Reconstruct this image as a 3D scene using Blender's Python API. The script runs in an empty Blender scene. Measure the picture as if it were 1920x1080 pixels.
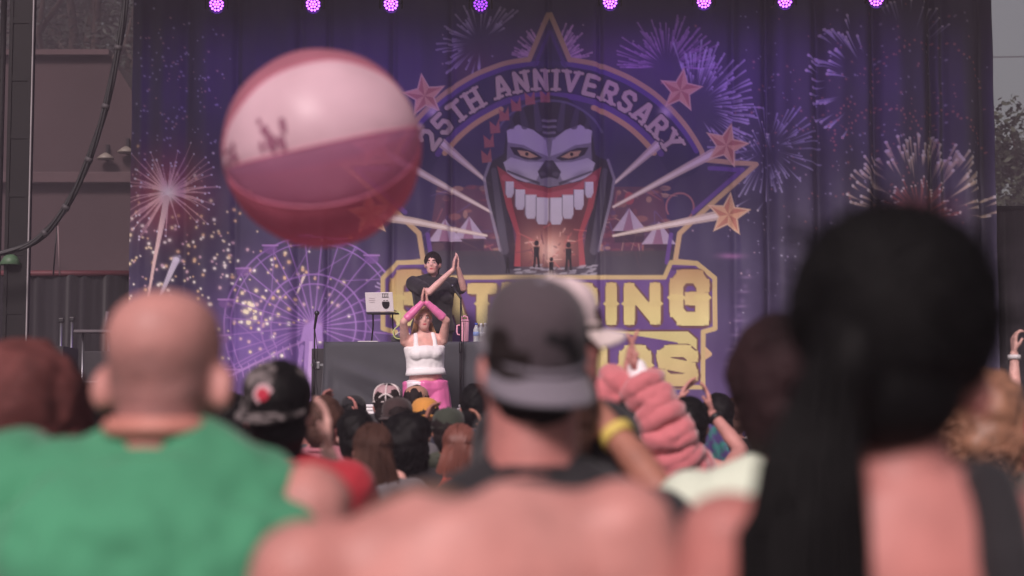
import bpy, bmesh, math, random
import numpy as np
from mathutils import Vector, Matrix, noise
R = math.radians
random.seed(7)
rng = np.random.default_rng(11)
sc = bpy.context.scene
C = sc.collection

# ------------------------------------------------------------------ camera
F = 3200.0                      # focal length in photo pixels (1920 wide)
CAMZ = 1.49
PITCH = math.atan((795 - 540) / F)
cam_d = bpy.data.cameras.new('camera')
cam = bpy.data.objects.new('camera', cam_d); C.objects.link(cam)
cam.location = (0, 0, CAMZ)
cam.rotation_euler = (math.pi / 2 + PITCH, 0, 0)
cam_d.sensor_width = 36.0
cam_d.lens = 36.0 * F / 1920
cam_d.clip_start = 0.05
cam_d.clip_end = 6000
cam_d.dof.use_dof = True
cam_d.dof.focus_distance = 17.0
cam_d.dof.aperture_fstop = 2.3
sc.camera = cam

# ------------------------------------------------------------------ world, sun, exposure
SUN_EL, SUN_AZ = R(37), R(196)        # azimuth from +Y, clockwise: the sun stands behind the crowd, a little left
wd = bpy.data.worlds.new('World'); sc.world = wd; wd.use_nodes = True
nt = wd.node_tree; nt.nodes.clear()
sky = nt.nodes.new('ShaderNodeTexSky'); sky.sky_type = 'NISHITA'; sky.sun_disc = False
sky.sun_elevation = SUN_EL; sky.sun_rotation = SUN_AZ
sky.air_density = 1.4; sky.dust_density = 4.0; sky.ozone_density = 1.0
hs = nt.nodes.new('ShaderNodeHueSaturation'); hs.inputs['Saturation'].default_value = 0.30
bg = nt.nodes.new('ShaderNodeBackground'); bg.inputs['Strength'].default_value = 0.05
wo = nt.nodes.new('ShaderNodeOutputWorld')
nt.links.new(sky.outputs[0], hs.inputs['Color']); nt.links.new(hs.outputs[0], bg.inputs[0]); nt.links.new(bg.outputs[0], wo.inputs[0])
sun_d = bpy.data.lights.new('sun', 'SUN'); sun_d.energy = 4.2; sun_d.angle = R(13); sun_d.color = (1.0, 0.81, 0.82)
sun = bpy.data.objects.new('sun', sun_d); C.objects.link(sun)
sdir = Vector((math.sin(SUN_AZ) * math.cos(SUN_EL), math.cos(SUN_AZ) * math.cos(SUN_EL), math.sin(SUN_EL)))
sun.rotation_euler = sdir.to_track_quat('Z', 'Y').to_euler()
sun.location = sdir * 40
sc.view_settings.view_transform = 'Standard'
sc.view_settings.look = 'None'
sc.view_settings.gamma = 1.0
sc.view_settings.exposure = -0.15
sc.render.resolution_x = 1024; sc.render.resolution_y = 576

# ------------------------------------------------------------------ pixel helpers
cp, sp_ = math.cos(PITCH), math.sin(PITCH)
def P(px, py, Y):
    """photo pixel + distance along the ground -> world point"""
    a = (px - 960) / F; b = (540 - py) / F
    d = Vector((a, cp - b * sp_, sp_ + b * cp))
    t = Y / d.y
    return Vector((d.x * t, Y, CAMZ + d.z * t))

# ------------------------------------------------------------------ materials
def lin(c):
    return tuple(((v / 255) / 12.92 if v / 255 <= 0.04045 else ((v / 255 + 0.055) / 1.055) ** 2.4) for v in c)
MATS = {}
def mat(name, rgb, rough=0.6, metal=0.0, var=0.12, vscale=6.0, bump=0.0, bscale=60.0, spec=0.4, sheen=0.0, sss=0.0, srgb=True, coat=0.0, trans=0.0):
    if name in MATS: return MATS[name]
    m = bpy.data.materials.new(name); m.use_nodes = True
    n = m.node_tree.nodes; l = m.node_tree.links
    b = n['Principled BSDF']
    c = lin(rgb) if srgb else rgb
    tc = n.new('ShaderNodeTexCoord')
    nz = n.new('ShaderNodeTexNoise'); nz.inputs['Scale'].default_value = vscale; nz.inputs['Detail'].default_value = 5
    l.new(tc.outputs['Object'], nz.inputs['Vector'])
    rp = n.new('ShaderNodeValToRGB')
    rp.color_ramp.elements[0].position = 0.3 if var < .5 else .44; rp.color_ramp.elements[1].position = 0.72 if var < .5 else .58
    rp.color_ramp.elements[0].color = tuple(max(0, v * (1 - var)) for v in c) + (1,)
    rp.color_ramp.elements[1].color = tuple(min(1, v * (1 + var)) for v in c) + (1,)
    l.new(nz.outputs['Fac'], rp.inputs['Fac']); l.new(rp.outputs[0], b.inputs['Base Color'])
    b.inputs['Roughness'].default_value = rough; b.inputs['Metallic'].default_value = metal
    b.inputs['Specular IOR Level'].default_value = spec
    b.inputs['Sheen Weight'].default_value = sheen
    b.inputs['Coat Weight'].default_value = coat
    b.inputs['Transmission Weight'].default_value = trans
    if sss:
        b.inputs['Subsurface Weight'].default_value = sss
        b.inputs['Subsurface Radius'].default_value = (0.02, 0.008, 0.005)
        b.inputs['Subsurface Scale'].default_value = 0.5
    if bump:
        bn = n.new('ShaderNodeTexNoise'); bn.inputs['Scale'].default_value = bscale; bn.inputs['Detail'].default_value = 4
        l.new(tc.outputs['Object'], bn.inputs['Vector'])
        bp = n.new('ShaderNodeBump'); bp.inputs['Strength'].default_value = bump; bp.inputs['Distance'].default_value = 0.01
        l.new(bn.outputs['Fac'], bp.inputs['Height']); l.new(bp.outputs[0], b.inputs['Normal'])
    MATS[name] = m
    return m
def attr_mat(name, rough=0.55, bump=0.15, bscale=90, spec=0.35, mottling=0.12, mscale=14, sheen=0.0):
    """colour comes from the mesh's own painted colour attribute, with a little mottling"""
    if name in MATS: return MATS[name]
    m = bpy.data.materials.new(name); m.use_nodes = True
    n = m.node_tree.nodes; l = m.node_tree.links; b = n['Principled BSDF']
    at = n.new('ShaderNodeAttribute'); at.attribute_name = 'Col'
    tc = n.new('ShaderNodeTexCoord')
    nz = n.new('ShaderNodeTexNoise'); nz.inputs['Scale'].default_value = mscale; nz.inputs['Detail'].default_value = 6
    l.new(tc.outputs['Object'], nz.inputs['Vector'])
    mr = n.new('ShaderNodeMapRange'); mr.inputs[1].default_value = 0.3; mr.inputs[2].default_value = 0.7
    mr.inputs[3].default_value = 1 - mottling; mr.inputs[4].default_value = 1 + mottling
    l.new(nz.outputs['Fac'], mr.inputs[0])
    mx = n.new('ShaderNodeVectorMath'); mx.operation = 'SCALE'
    l.new(at.outputs['Color'], mx.inputs[0]); l.new(mr.outputs[0], mx.inputs['Scale'])
    l.new(mx.outputs[0], b.inputs['Base Color'])
    b.inputs['Roughness'].default_value = rough; b.inputs['Specular IOR Level'].default_value = spec
    b.inputs['Sheen Weight'].default_value = sheen
    if bump:
        bn = n.new('ShaderNodeTexNoise'); bn.inputs['Scale'].default_value = bscale; bn.inputs['Detail'].default_value = 5
        l.new(tc.outputs['Object'], bn.inputs['Vector'])
        bp = n.new('ShaderNodeBump'); bp.inputs['Strength'].default_value = bump; bp.inputs['Distance'].default_value = 0.01
        l.new(bn.outputs['Fac'], bp.inputs['Height']); l.new(bp.outputs[0], b.inputs['Normal'])
    MATS[name] = m
    return m
def emit_mat(name, rgb, s):
    if name in MATS: return MATS[name]
    m = bpy.data.materials.new(name); m.use_nodes = True
    b = m.node_tree.nodes['Principled BSDF']
    b.inputs['Base Color'].default_value = (0.1, 0.05, 0.15, 1)
    b.inputs['Emission Color'].default_value = tuple(rgb) + (1,)
    b.inputs['Emission Strength'].default_value = s
    MATS[name] = m
    return m

black_metal = mat('black_metal', (14, 13, 15), 0.65, 0.0, bump=0.1, spec=.25)
black_paint = mat('black_paint', (30, 29, 32), 0.7, var=0.25, bump=0.1)
steel = mat('steel', (150, 150, 155), 0.35, 0.9)
plastic_black = mat('plastic_black', (26, 26, 29), 0.45)

# ------------------------------------------------------------------ mesh helpers
def setp(o, label=None, cat=None, group=None, kind=None):
    if label: o['label'] = label
    if cat: o['category'] = cat
    if group: o['group'] = group
    if kind: o['kind'] = kind
    return o
def empty(name, loc=(0, 0, 0), rz=0, **kw):
    o = bpy.data.objects.new(name, None); C.objects.link(o)
    o.location = loc; o.rotation_euler = (0, 0, rz); o.empty_display_size = 0.1
    return setp(o, **kw)
def link_mesh(name, me, m, parent=None, loc=None, rot=None, smooth=True, **kw):
    o = bpy.data.objects.new(name, me); C.objects.link(o)
    if m is not None:
        me.materials.clear(); me.materials.append(m)
    if smooth and len(me.polygons):
        me.polygons.foreach_set('use_smooth', [True] * len(me.polygons))
    if parent: o.parent = parent
    if loc is not None: o.location = loc
    if rot is not None: o.rotation_euler = rot
    return setp(o, **kw)
def bm_obj(name, bm, m, parent=None, smooth=False, **kw):
    me = bpy.data.meshes.new(name); bmesh.ops.recalc_face_normals(bm, faces=bm.faces[:]); bm.to_mesh(me); bm.free()
    return link_mesh(name, me, m, parent, smooth=smooth, **kw)
def box(bm, c, s, rot=None, bev=0.0):
    M = Matrix.Translation(Vector(c)) @ (rot.to_4x4() if rot is not None else Matrix.Identity(4)) @ Matrix.Diagonal((s[0], s[1], s[2], 1))
    r = bmesh.ops.create_cube(bm, size=1, matrix=M)
    if bev:
        es = set(e for v in r['verts'] for e in v.link_edges)
        bmesh.ops.bevel(bm, geom=list(es), offset=bev, segments=2, affect='EDGES', profile=0.5)
def frame(d):
    d = Vector(d).normalized()
    u = d.cross(Vector((0, 0, 1)))
    if u.length < 1e-3: u = d.cross(Vector((0, 1, 0)))
    u.normalize(); v = d.cross(u)
    return d, u, v
def rings(bm, rs, cap=True):
    """rs: list of lists of points with the same count"""
    vs = [[bm.verts.new(p) for p in r] for r in rs]
    n = len(vs[0])
    for a, b in zip(vs[:-1], vs[1:]):
        for i in range(n):
            bm.faces.new((a[i], a[(i + 1) % n], b[(i + 1) % n], b[i]))
    if cap:
        bm.faces.new(list(reversed(vs[0]))); bm.faces.new(vs[-1])
def capsule(bm, p0, r0, p1, r1, n=10):
    p0 = Vector(p0); p1 = Vector(p1)
    if (p1 - p0).length < 1e-5: p1 = p0 + Vector((0, 0, 1e-3))
    d, u, v = frame(p1 - p0)
    rs = []
    for a in (-80, -50, -20): rs.append((p0 + d * r0 * math.sin(R(a)), r0 * math.cos(R(a))))
    for a in (20, 50, 80): rs.append((p1 + d * r1 * math.sin(R(a)), r1 * math.cos(R(a))))
    rings(bm, [[c + (u * math.cos(2 * math.pi * i / n) + v * math.sin(2 * math.pi * i / n)) * r for i in range(n)] for c, r in rs])
def chain(bm, pts, rad, n=10):
    for i in range(len(pts) - 1): capsule(bm, pts[i], rad[i], pts[i + 1], rad[i + 1], n)
def loft(bm, secs, n=22, power=2.0):
    rs = []
    for s in secs:
        cx, cy, cz, rx, ry = s
        r = []
        for i in range(n):
            a = 2 * math.pi * i / n
            ca, sa = math.cos(a), math.sin(a)
            r.append(Vector((cx + rx * math.copysign(abs(ca) ** (2 / power), ca), cy + ry * math.copysign(abs(sa) ** (2 / power), sa), cz)))
        rs.append(r)
    rings(bm, rs)
def ell(bm, c, r, rot=None, seg=14, rg=9):
    M = Matrix.Translation(Vector(c)) @ (rot.to_4x4() if rot is not None else Matrix.Identity(4)) @ Matrix.Diagonal((r[0], r[1], r[2], 1))
    bmesh.ops.create_uvsphere(bm, u_segments=seg, v_segments=rg, radius=1, matrix=M)
def tube(bm, pts, r, n=6, taper=None):
    pts = [Vector(p) for p in pts]
    rs = []
    pu = None
    for i, p in enumerate(pts):
        d = pts[min(i + 1, len(pts) - 1)] - pts[max(i - 1, 0)]
        if d.length < 1e-7: d = Vector((0, 0, 1))
        d.normalize()
        if pu is None: _, u, v = frame(d)
        else:
            u = pu - d * pu.dot(d)
            if u.length < 1e-5: _, u, v = frame(d)
            u.normalize(); v = d.cross(u)
        pu = u
        k = r if taper is None else r * taper[i]
        rs.append([p + (u * math.cos(2 * math.pi * j / n) + v * math.sin(2 * math.pi * j / n)) * k for j in range(n)])
    rings(bm, rs)
def lathe(bm, prof, n=24, c=(0, 0, 0)):
    c = Vector(c)
    rings(bm, [[c + Vector((max(r, 1e-4) * math.cos(2 * math.pi * i / n), max(r, 1e-4) * math.sin(2 * math.pi * i / n), z)) for i in range(n)] for r, z in prof])
def fuse(bm, voxel, smooth=4, factor=0.5):
    """melt overlapping closed pieces into one continuous skin"""
    me = bpy.data.meshes.new('tmp'); bmesh.ops.recalc_face_normals(bm, faces=bm.faces[:]); bm.to_mesh(me); bm.free()
    o = bpy.data.objects.new('tmp', me); C.objects.link(o)
    md = o.modifiers.new('r', 'REMESH'); md.mode = 'VOXEL'; md.voxel_size = voxel; md.use_smooth_shade = True
    if smooth:
        s = o.modifiers.new('s', 'SMOOTH'); s.iterations = smooth; s.factor = factor
    dg = bpy.context.evaluated_depsgraph_get(); dg.update()
    out = bpy.data.meshes.new_from_object(o.evaluated_get(dg))
    bpy.data.objects.remove(o); bpy.data.meshes.remove(me)
    return out
def coords(me):
    a = np.empty(len(me.vertices) * 3, np.float32); me.vertices.foreach_get('co', a); return a.reshape(-1, 3)
def set_coords(me, a):
    me.vertices.foreach_set('co', a.astype(np.float32).ravel()); me.update()
def set_col(me, c):
    at = me.color_attributes.get('Col') or me.color_attributes.new('Col', 'FLOAT_COLOR', 'POINT')
    b = np.ones((len(me.vertices), 4), np.float32); b[:, :3] = c
    at.data.foreach_set('color', b.ravel())
def wrinkle(me, amp, scale, seed=0.0, stretch=(1, 1, 1)):
    a = coords(me); nrm = np.empty(len(me.vertices) * 3, np.float32); me.vertices.foreach_get('normal', nrm); nrm = nrm.reshape(-1, 3)
    d = np.array([noise.noise(Vector((p[0] * scale * stretch[0] + seed, p[1] * scale * stretch[1], p[2] * scale * stretch[2]))) for p in a])
    set_coords(me, a + nrm * ((d * .5 + .45) * amp)[:, None])

# ================================================================== SETTING
# ground: one sheet to the horizon
bm = bmesh.new()
for s in (3000,):
    v = [bm.verts.new((x, y, 0)) for x, y in ((-s, -s), (s, -s), (s, s), (-s, s))]; bm.faces.new(v)
bm_obj('ground', bm, mat('asphalt_ground', (74, 70, 68), 0.9, var=0.3, vscale=0.7, bump=0.3, bscale=40), kind='structure')

# ---------------------------------------------------------------- stage
STZ, RISZ = 1.0, 1.58
st = empty('stage', (0.5, 15.6, 0), label='raised black concert stage deck behind the crowd', cat='stage')
bm = bmesh.new(); box(bm, (0.3, 2.6, STZ - 0.06), (13.0, 5.2, 0.12), bev=0.01); bm_obj('deck', bm, mat('stage_deck', (48, 46, 48), 0.6, var=0.3, bump=0.1), st)
bm = bmesh.new()
n = 260
for i in range(n):
    x0, x1 = -6.2 + 13.0 * i / n, -6.2 + 13.0 * (i + 1) / n
    y0, y1 = 0.06 + 0.03 * math.sin(i * 1.1), 0.06 + 0.03 * math.sin((i + 1) * 1.1)
    bm.faces.new([bm.verts.new(p) for p in ((x0, y0, 0.0), (x1, y1, 0.0), (x1, y1, STZ - 0.13), (x0, y0, STZ - 0.13))])
bm_obj('skirt', bm, mat('black_drape', (24, 22, 27), 0.9, sheen=0.3, bump=0.1), st)
for x in (-5.9, -3, 0, 3, 6):
    for y in (0.4, 4.8):
        bm = bmesh.new(); box(bm, (x, y, 0.435), (0.1, 0.1, 0.87)); bm_obj('support_leg', bm, black_metal, st)
rs_ = empty('riser', (-0.55, 16.75, STZ), label='low black platform under the performers table', cat='riser')
bm = bmesh.new(); box(bm, (0, 0.75, RISZ - STZ - 0.04), (3.9, 1.5, 0.08), bev=0.008); bm_obj('platform', bm, mat('stage_deck', (48, 46, 48)), rs_)
bm = bmesh.new(); box(bm, (0, 0.75, (RISZ - STZ - 0.09) / 2), (3.84, 1.44, RISZ - STZ - 0.09)); bm_obj('base', bm, black_paint, rs_)

# stage roof with its towers
rf = empty('stage_roof', (0.5, 14.0, 0), label='dark flat canopy roof on steel towers over the stage', cat='roof')
bm = bmesh.new(); box(bm, (0.2, 2.9, 7.62), (13.6, 6.4, 0.18)); bm_obj('canopy', bm, mat('roof_black', (26, 25, 28), 0.8), rf)
bm = bmesh.new(); box(bm, (0.2, -0.33, 7.6), (13.6, 0.08, 0.3)); bm_obj('fascia', bm, mat('roof_black', (26, 25, 28)), rf)
tx = P(40, 300, 15.1)
def tower(x, y):
    bm = bmesh.new(); box(bm, (0, 0, 3.77), (0.16, 0.20, 7.5), bev=0.012)
    for k in range(14):
        box(bm, (0, -0.104, 0.4 + k * 0.52), (0.19, 0.012, 0.05)); 
    for s in (-1, 1): box(bm, (s * 0.085, -0.09, 3.77), (0.03, 0.05, 7.48))
    o = bm_obj('tower', bm, black_metal, rf); o.location = (x - 0.5, y - 14.0, 0)
    bm = bmesh.new(); box(bm, (0, 0, 0.03), (0.5, 0.5, 0.06)); p = bm_obj('foot_plate', bm, black_metal, o)
    bm = bmesh.new(); tube(bm, [(0.112, -0.115, 0.2 + 7.0 * k / 20) for k in range(21)], 0.008); bm_obj('white_cable', bm, mat('cable_grey', (150, 145, 148), 0.5), o)
tower(tx.x, 15.1); tower(7.2, 15.1); tower(-6.2, 19.9); tower(7.2, 19.9)

# lighting truss
tr = empty('lighting_truss', (0.5, 17.55, 0), label='horizontal black lighting truss carrying purple lamps', cat='truss')
TZ = 6.12
def truss_bar(a, b, r=0.024):
    bm = bmesh.new(); tube(bm, [a, b], r, 8); return bm
for dy in (-0.15, 0.15):
    for dz in (0, 0.3):
        bm_obj('chord', truss_bar((-5.6, dy, TZ + dz), (6.0, dy, TZ + dz)), black_metal, tr, smooth=True)
for dy in (-0.15, 0.15):
    bm = bmesh.new()
    for k in range(29):
        x = -5.6 + k * 0.4
        tube(bm, [(x, dy, TZ), (x + 0.2, dy, TZ + 0.3), (x + 0.4, dy, TZ)], 0.012, 6)
    bm_obj('lacing', bm, black_metal, tr, smooth=True)
for x in (-4.5, 0.3, 5.0):
    bm_obj('hanger', truss_bar((x, 0, TZ + 0.3), (x, 0, 7.53), 0.012), black_metal, tr, smooth=True)

led_hot = emit_mat('led_violet', (0.50, 0.11, 1.0), 6.0)
led_dim = emit_mat('led_violet_dim', (0.30, 0.05, 0.75), 3.0)
can_mat = mat('lamp_can', (28, 26, 34), 0.5, 0.2)
plate_lit = mat('lamp_face', (70, 30, 120), 0.4)
lamp_px = [(406, 8), (587, 8), (733, 7), (901, 8), (1144, 3), (1320, 2), (1472, 1), (1643, -2)]
names_l = ['first', 'second', 'third', 'fourth', 'fifth', 'sixth', 'seventh', 'eighth']
for i, (px, py) in enumerate(lamp_px):
    p = P(px, py, 17.35)
    dim = (i == 3)
    lab = 'dim purple stage lamp, weakest of the row on the truss' if dim else names_l[i] + ' round stage lamp from the steel tower, glowing violet on the truss'
    L = empty('stage_lamp', p, label=lab, cat='stage lamp', group='violet lamps along the truss')
    # axis points to the audience and down
    ax = Vector((0, -1, -0.30)).normalized()
    q = ax.to_track_quat('Z', 'Y').to_matrix()
    def tf(bm): bmesh.ops.transform(bm, matrix=q.to_4x4(), verts=bm.verts[:])
    bm = bmesh.new(); lathe(bm, [(0.05, -0.19), (0.075, -0.17), (0.09, -0.08), (0.098, 0.0), (0.098, 0.012), (0.088, 0.012), (0.086, -0.002), (0.0, -0.002)], 24); tf(bm); bm_obj('can', bm, can_mat, L, smooth=True)
    spots = [(0, 0)] + [(0.031 * math.cos(R(60 * k)), 0.031 * math.sin(R(60 * k))) for k in range(6)] + [(0.062 * math.cos(R(30 * k + 15)), 0.062 * math.sin(R(30 * k + 15))) for k in range(12)]
    for (sx, sy) in spots:
        bm = bmesh.new(); ell(bm, (sx, sy, 0.0), (0.0125, 0.0125, 0.007), seg=10, rg=6); tf(bm); bm_obj('led', bm, led_dim if dim else led_hot, L, smooth=True)
    bm = bmesh.new(); tube(bm, [(-0.115, 0, -0.05), (-0.115, 0.02, 0.15), (-0.06, 0.03, 0.2), (0.06, 0.03, 0.2), (0.115, 0.02, 0.15), (0.115, 0, -0.05)], 0.009, 6); bm_obj('yoke', bm, black_metal, L, smooth=True)
    bm = bmesh.new(); tube(bm, [(0, 0.03, 0.2), (0, 0.06, TZ - p.z - 0.01)], 0.012, 6); bm_obj('clamp', bm, black_metal, L, smooth=True)
    ld = bpy.data.lights.new('lamp_light', 'SPOT'); ld.energy = 6 if dim else 22; ld.color = (0.32, 0.06, 1.0); ld.shadow_soft_size = 0.09
    ld.spot_size = R(170); ld.spot_blend = 0.9
    lo = bpy.data.objects.new('lamp_light', ld); C.objects.link(lo); lo.parent = L
    lo.location = (0, -0.06, -0.12); lo.rotation_euler = Vector((0, -0.55, 0.83)).to_track_quat('Z', 'Y').to_euler()

# ---------------------------------------------------------------- printed backdrop
BX0, BX1, BY0, BY1, BST = 244.0, 1868.0, -46.0, 850.0, 1.8
NX = int((BX1 - BX0) / BST) + 1; NY = int((BY1 - BY0) / BST) + 1
BDY = 18.5
# the banner's plane: world x, z at each grid point; art is laid out on the flat cloth
xa, xb = P(BX0, 400, BDY).x, P(BX1, 400, BDY).x
za, zb = P(960, BY0, BDY).z, P(960, BY1, BDY).z
gx = np.linspace(xa, xb, NX)[None, :].repeat(NY, 0); gz = np.linspace(za, zb, NY)[:, None].repeat(NX, 1)
dep = BDY * cp + (gz - CAMZ) * sp_
U = 960 + F * gx / dep
V = 540 - F * (-BDY * sp_ + (gz - CAMZ) * cp) / dep
img = np.zeros((NY, NX, 3))
def L3(c): return np.array(lin(c))
def win(x0, y0, x1, y1, m=6):
    j0 = max(0, int((x0 - m - BX0) / BST) - 8); j1 = min(NX, int((x1 + m - BX0) / BST) + 10)
    i0 = max(0, int((y0 - m - BY0) / BST) - 8); i1 = min(NY, int((y1 + m - BY0) / BST) + 10)
    return slice(i0, max(i0, i1)), slice(j0, max(j0, j1))
def blend(w, a, col, add=False):
    a = np.clip(a, 0, 1)[..., None]
    c = L3(col) if not isinstance(col, np.ndarray) else col
    if add: img[w] = img[w] + a * c
    else: img[w] = img[w] * (1 - a) + a * c
AA = 1.6
def seg_d(X, Y, a, b):
    ax, ay = a; bx, by = b; dx, dy = bx - ax, by - ay
    t = np.clip(((X - ax) * dx + (Y - ay) * dy) / (dx * dx + dy * dy + 1e-9), 0, 1)
    return np.hypot(X - ax - t * dx, Y - ay - t * dy), t
def line(a, b, w0, col, w1=None, alpha=1.0, add=False, fade=False):
    w1 = w0 if w1 is None else w1
    m = max(w0, w1) + 3
    w = win(min(a[0], b[0]), min(a[1], b[1]), max(a[0], b[0]), max(a[1], b[1]), m)
    if img[w].size == 0: return
    d, t = seg_d(U[w], V[w], a, b)
    al = np.clip((w0 + (w1 - w0) * t - d) / AA + 0.5, 0, 1) * alpha
    if fade: al = al * (1 - t)
    blend(w, al, col, add)
def pline(pts, w, col, alpha=1.0, closed=False, add=False):
    pts = list(pts) + ([pts[0]] if closed else [])
    x = [p[0] for p in pts]; y = [p[1] for p in pts]
    ww = win(min(x), min(y), max(x), max(y), w + 3)
    if img[ww].size == 0: return
    D = None
    for a, b in zip(pts[:-1], pts[1:]):
        d, _ = seg_d(U[ww], V[ww], a, b)
        D = d if D is None else np.minimum(D, d)
    blend(ww, np.clip((w - D) / AA + 0.5, 0, 1) * alpha, col, add)
def poly(pts, col, alpha=1.0, grad=None, grow=0.0):
    x = [p[0] for p in pts]; y = [p[1] for p in pts]
    w = win(min(x), min(y), max(x), max(y), 4 + grow)
    if img[w].size == 0: return
    X, Y = U[w], V[w]
    ins = np.zeros(X.shape, bool); D = np.full(X.shape, 1e9)
    for k in range(len(pts)):
        a, b = pts[k], pts[(k + 1) % len(pts)]
        d, _ = seg_d(X, Y, a, b); D = np.minimum(D, d)
        cnd = (a[1] > Y) != (b[1] > Y)
        xi = a[0] + (Y - a[1]) * (b[0] - a[0]) / (b[1] - a[1] + 1e-12)
        ins ^= cnd & (X < xi)
    sd = np.where(ins, D, -D) + grow
    c = col
    if grad is not None:
        t = np.clip((Y - min(y)) / (max(y) - min(y) + 1e-6), 0, 1)[..., None]
        c = L3(col) * (1 - t) + L3(grad) * t
    blend(w, np.clip(sd / AA + 0.5, 0, 1) * alpha, c)
def disc(c, rx, ry, col, alpha=1.0, soft=0.0, add=False, rot=0.0):
    m = max(rx, ry) * (1 + soft) + 3
    w = win(c[0] - m, c[1] - m, c[0] + m, c[1] + m)
    if img[w].size == 0: return
    X, Y = U[w] - c[0], V[w] - c[1]
    cr, sr = math.cos(rot), math.sin(rot)
    r = np.hypot((X * cr + Y * sr) / rx, (-X * sr + Y * cr) / ry)
    if soft: al = np.exp(-(r ** 2) * 1.6)
    else: al = np.clip((1 - r) * min(rx, ry) / AA + 0.5, 0, 1)
    blend(w, al * alpha, col, add)
def arc(cx, cy, r, a0, a1, n=40):
    return [(cx + r * math.sin(R(a0 + (a1 - a0) * k / n)), cy - r * math.cos(R(a0 + (a1 - a0) * k / n))) for k in range(n + 1)]
ALL = (slice(0, NY), slice(0, NX))
# night sky print with clouds of violet
img[:] = L3((60, 53, 92))
def vnoise(scale, seed):
    h = np.zeros((NY, NX)); amp = 1.0; tot = 0
    for o in range(4):
        r = np.random.default_rng(seed + o); g = r.random((64, 64))
        x = (U - BX0) / scale * (2 ** o); y = (V - BY0) / scale * (2 ** o)
        xi, yi = np.floor(x).astype(int), np.floor(y).astype(int); fx, fy = x - xi, y - yi
        fx = fx * fx * (3 - 2 * fx); fy = fy * fy * (3 - 2 * fy)
        h += amp * ((g[yi % 64, xi % 64] * (1 - fx) + g[yi % 64, (xi + 1) % 64] * fx) * (1 - fy) + (g[(yi + 1) % 64, xi % 64] * (1 - fx) + g[(yi + 1) % 64, (xi + 1) % 64] * fx) * fy)
        tot += amp; amp *= 0.5
    return h / tot
n1 = vnoise(260, 3); n2 = vnoise(120, 9)
blend(ALL, np.clip((n1 - 0.35) * 1.6, 0, 1) * 0.6, (84, 72, 128))
blend(ALL, np.clip((n2 - 0.52) * 3, 0, 1) * 0.45, (40, 36, 76))
blend(ALL, np.clip((V - 430) / 260, 0, 1) * np.exp(-((U - 560) / 330) ** 2) * 0.9, (104, 56, 150))
blend(ALL, np.clip((V - 500) / 200, 0, 1) * np.exp(-((U - 1100) / 330) ** 2) * 0.85, (98, 56, 140))
blend(ALL, np.exp(-((U - 330) / 85) ** 2 - ((V - 480) / 90) ** 2) * 0.7, (24, 22, 52))
blend(ALL, np.clip((U - 1430) / 60, 0, 1) * 0.5, (84, 80, 102))
disc((470, 640), 120, 70, (124, 72, 196), 0.6, soft=1)
disc((890, 130), 60, 50, (120, 40, 80), 0.45, soft=1)
disc((1180, 110), 130, 90, (96, 46, 130), 0.5, soft=1)
disc((1035, 110), 130, 70, (110, 60, 130), 0.6, soft=1)
def dots(n, cx, cy, sx, sy, cols, r0, r1, seed, al=0.9):
    r = np.random.default_rng(seed)
    for k in range(n):
        x, y = r.normal(cx, sx), r.normal(cy, sy)
        rr = r.uniform(r0, r1)
        disc((x, y), rr * 1.9, rr * 1.9, cols[k % len(cols)], al * 0.45, soft=1)
        disc((x, y), rr, rr, cols[k % len(cols)], al)
gold = [(250, 225, 170), (240, 190, 130), (255, 245, 230), (220, 170, 190)]
dots(210, 350, 480, 90, 90, gold, 1.2, 2.8, 1)
dots(190, 330, 190, 65, 95, [(190, 180, 220), (200, 140, 150), (170, 160, 210)], 0.9, 1.7, 2, 0.7)
dots(110, 500, 560, 70, 60, gold, 1.2, 3.2, 4)
dots(12, 475, 585, 9, 12, [(255, 240, 190)], 2.5, 5, 5)
dots(320, 1640, 220, 120, 120, [(200, 120, 130), (180, 170, 200), (190, 110, 110)], 0.9, 2.0, 6, 0.7)
dots(90, 1440, 300, 60, 120, [(190, 185, 215), (170, 160, 200)], 0.8, 1.5, 8, 0.6)
dots(120, 1130, 330, 330, 170, [(190, 170, 220), (220, 180, 200)], 0.8, 1.6, 12, 0.5)
# red burst on the left with its trail
bx, by = 316, 362
disc((bx, by), 90, 90, (170, 20, 60), 0.85, soft=1)
r_ = np.random.default_rng(21)
for k in range(64):
    a = r_.uniform(0, 2 * math.pi); ln = r_.uniform(55, 108); drop = r_.uniform(2, 20) * (1.2 - abs(math.sin(a)))
    pts = [(bx + math.cos(a) * ln * t, by + math.sin(a) * ln * t * 0.97 + drop * t * t) for t in (0.12, 0.4, 0.7, 1.0)]
    for q in range(3): line(pts[q], pts[q + 1], 1.5 - 0.3 * q, (235, 170, 180), alpha=0.75 - 0.16 * q)
    disc(pts[-1], 1.8, 1.8, (225, 215, 240), 0.8)
disc((bx, by), 17, 17, (255, 235, 225), 1.0, soft=1)
line((bx - 3, by + 10), (278, 556), 5.5, (235, 190, 185), 2.0, 0.95)
line((330, 488), (301, 556), 6, (225, 215, 235), 2.5, 0.9); disc((331, 486), 7, 7, (240, 235, 250), 1, soft=1)
line((570, 516), (555, 552), 3.0, (245, 220, 200), 1.0, 0.9)
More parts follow.
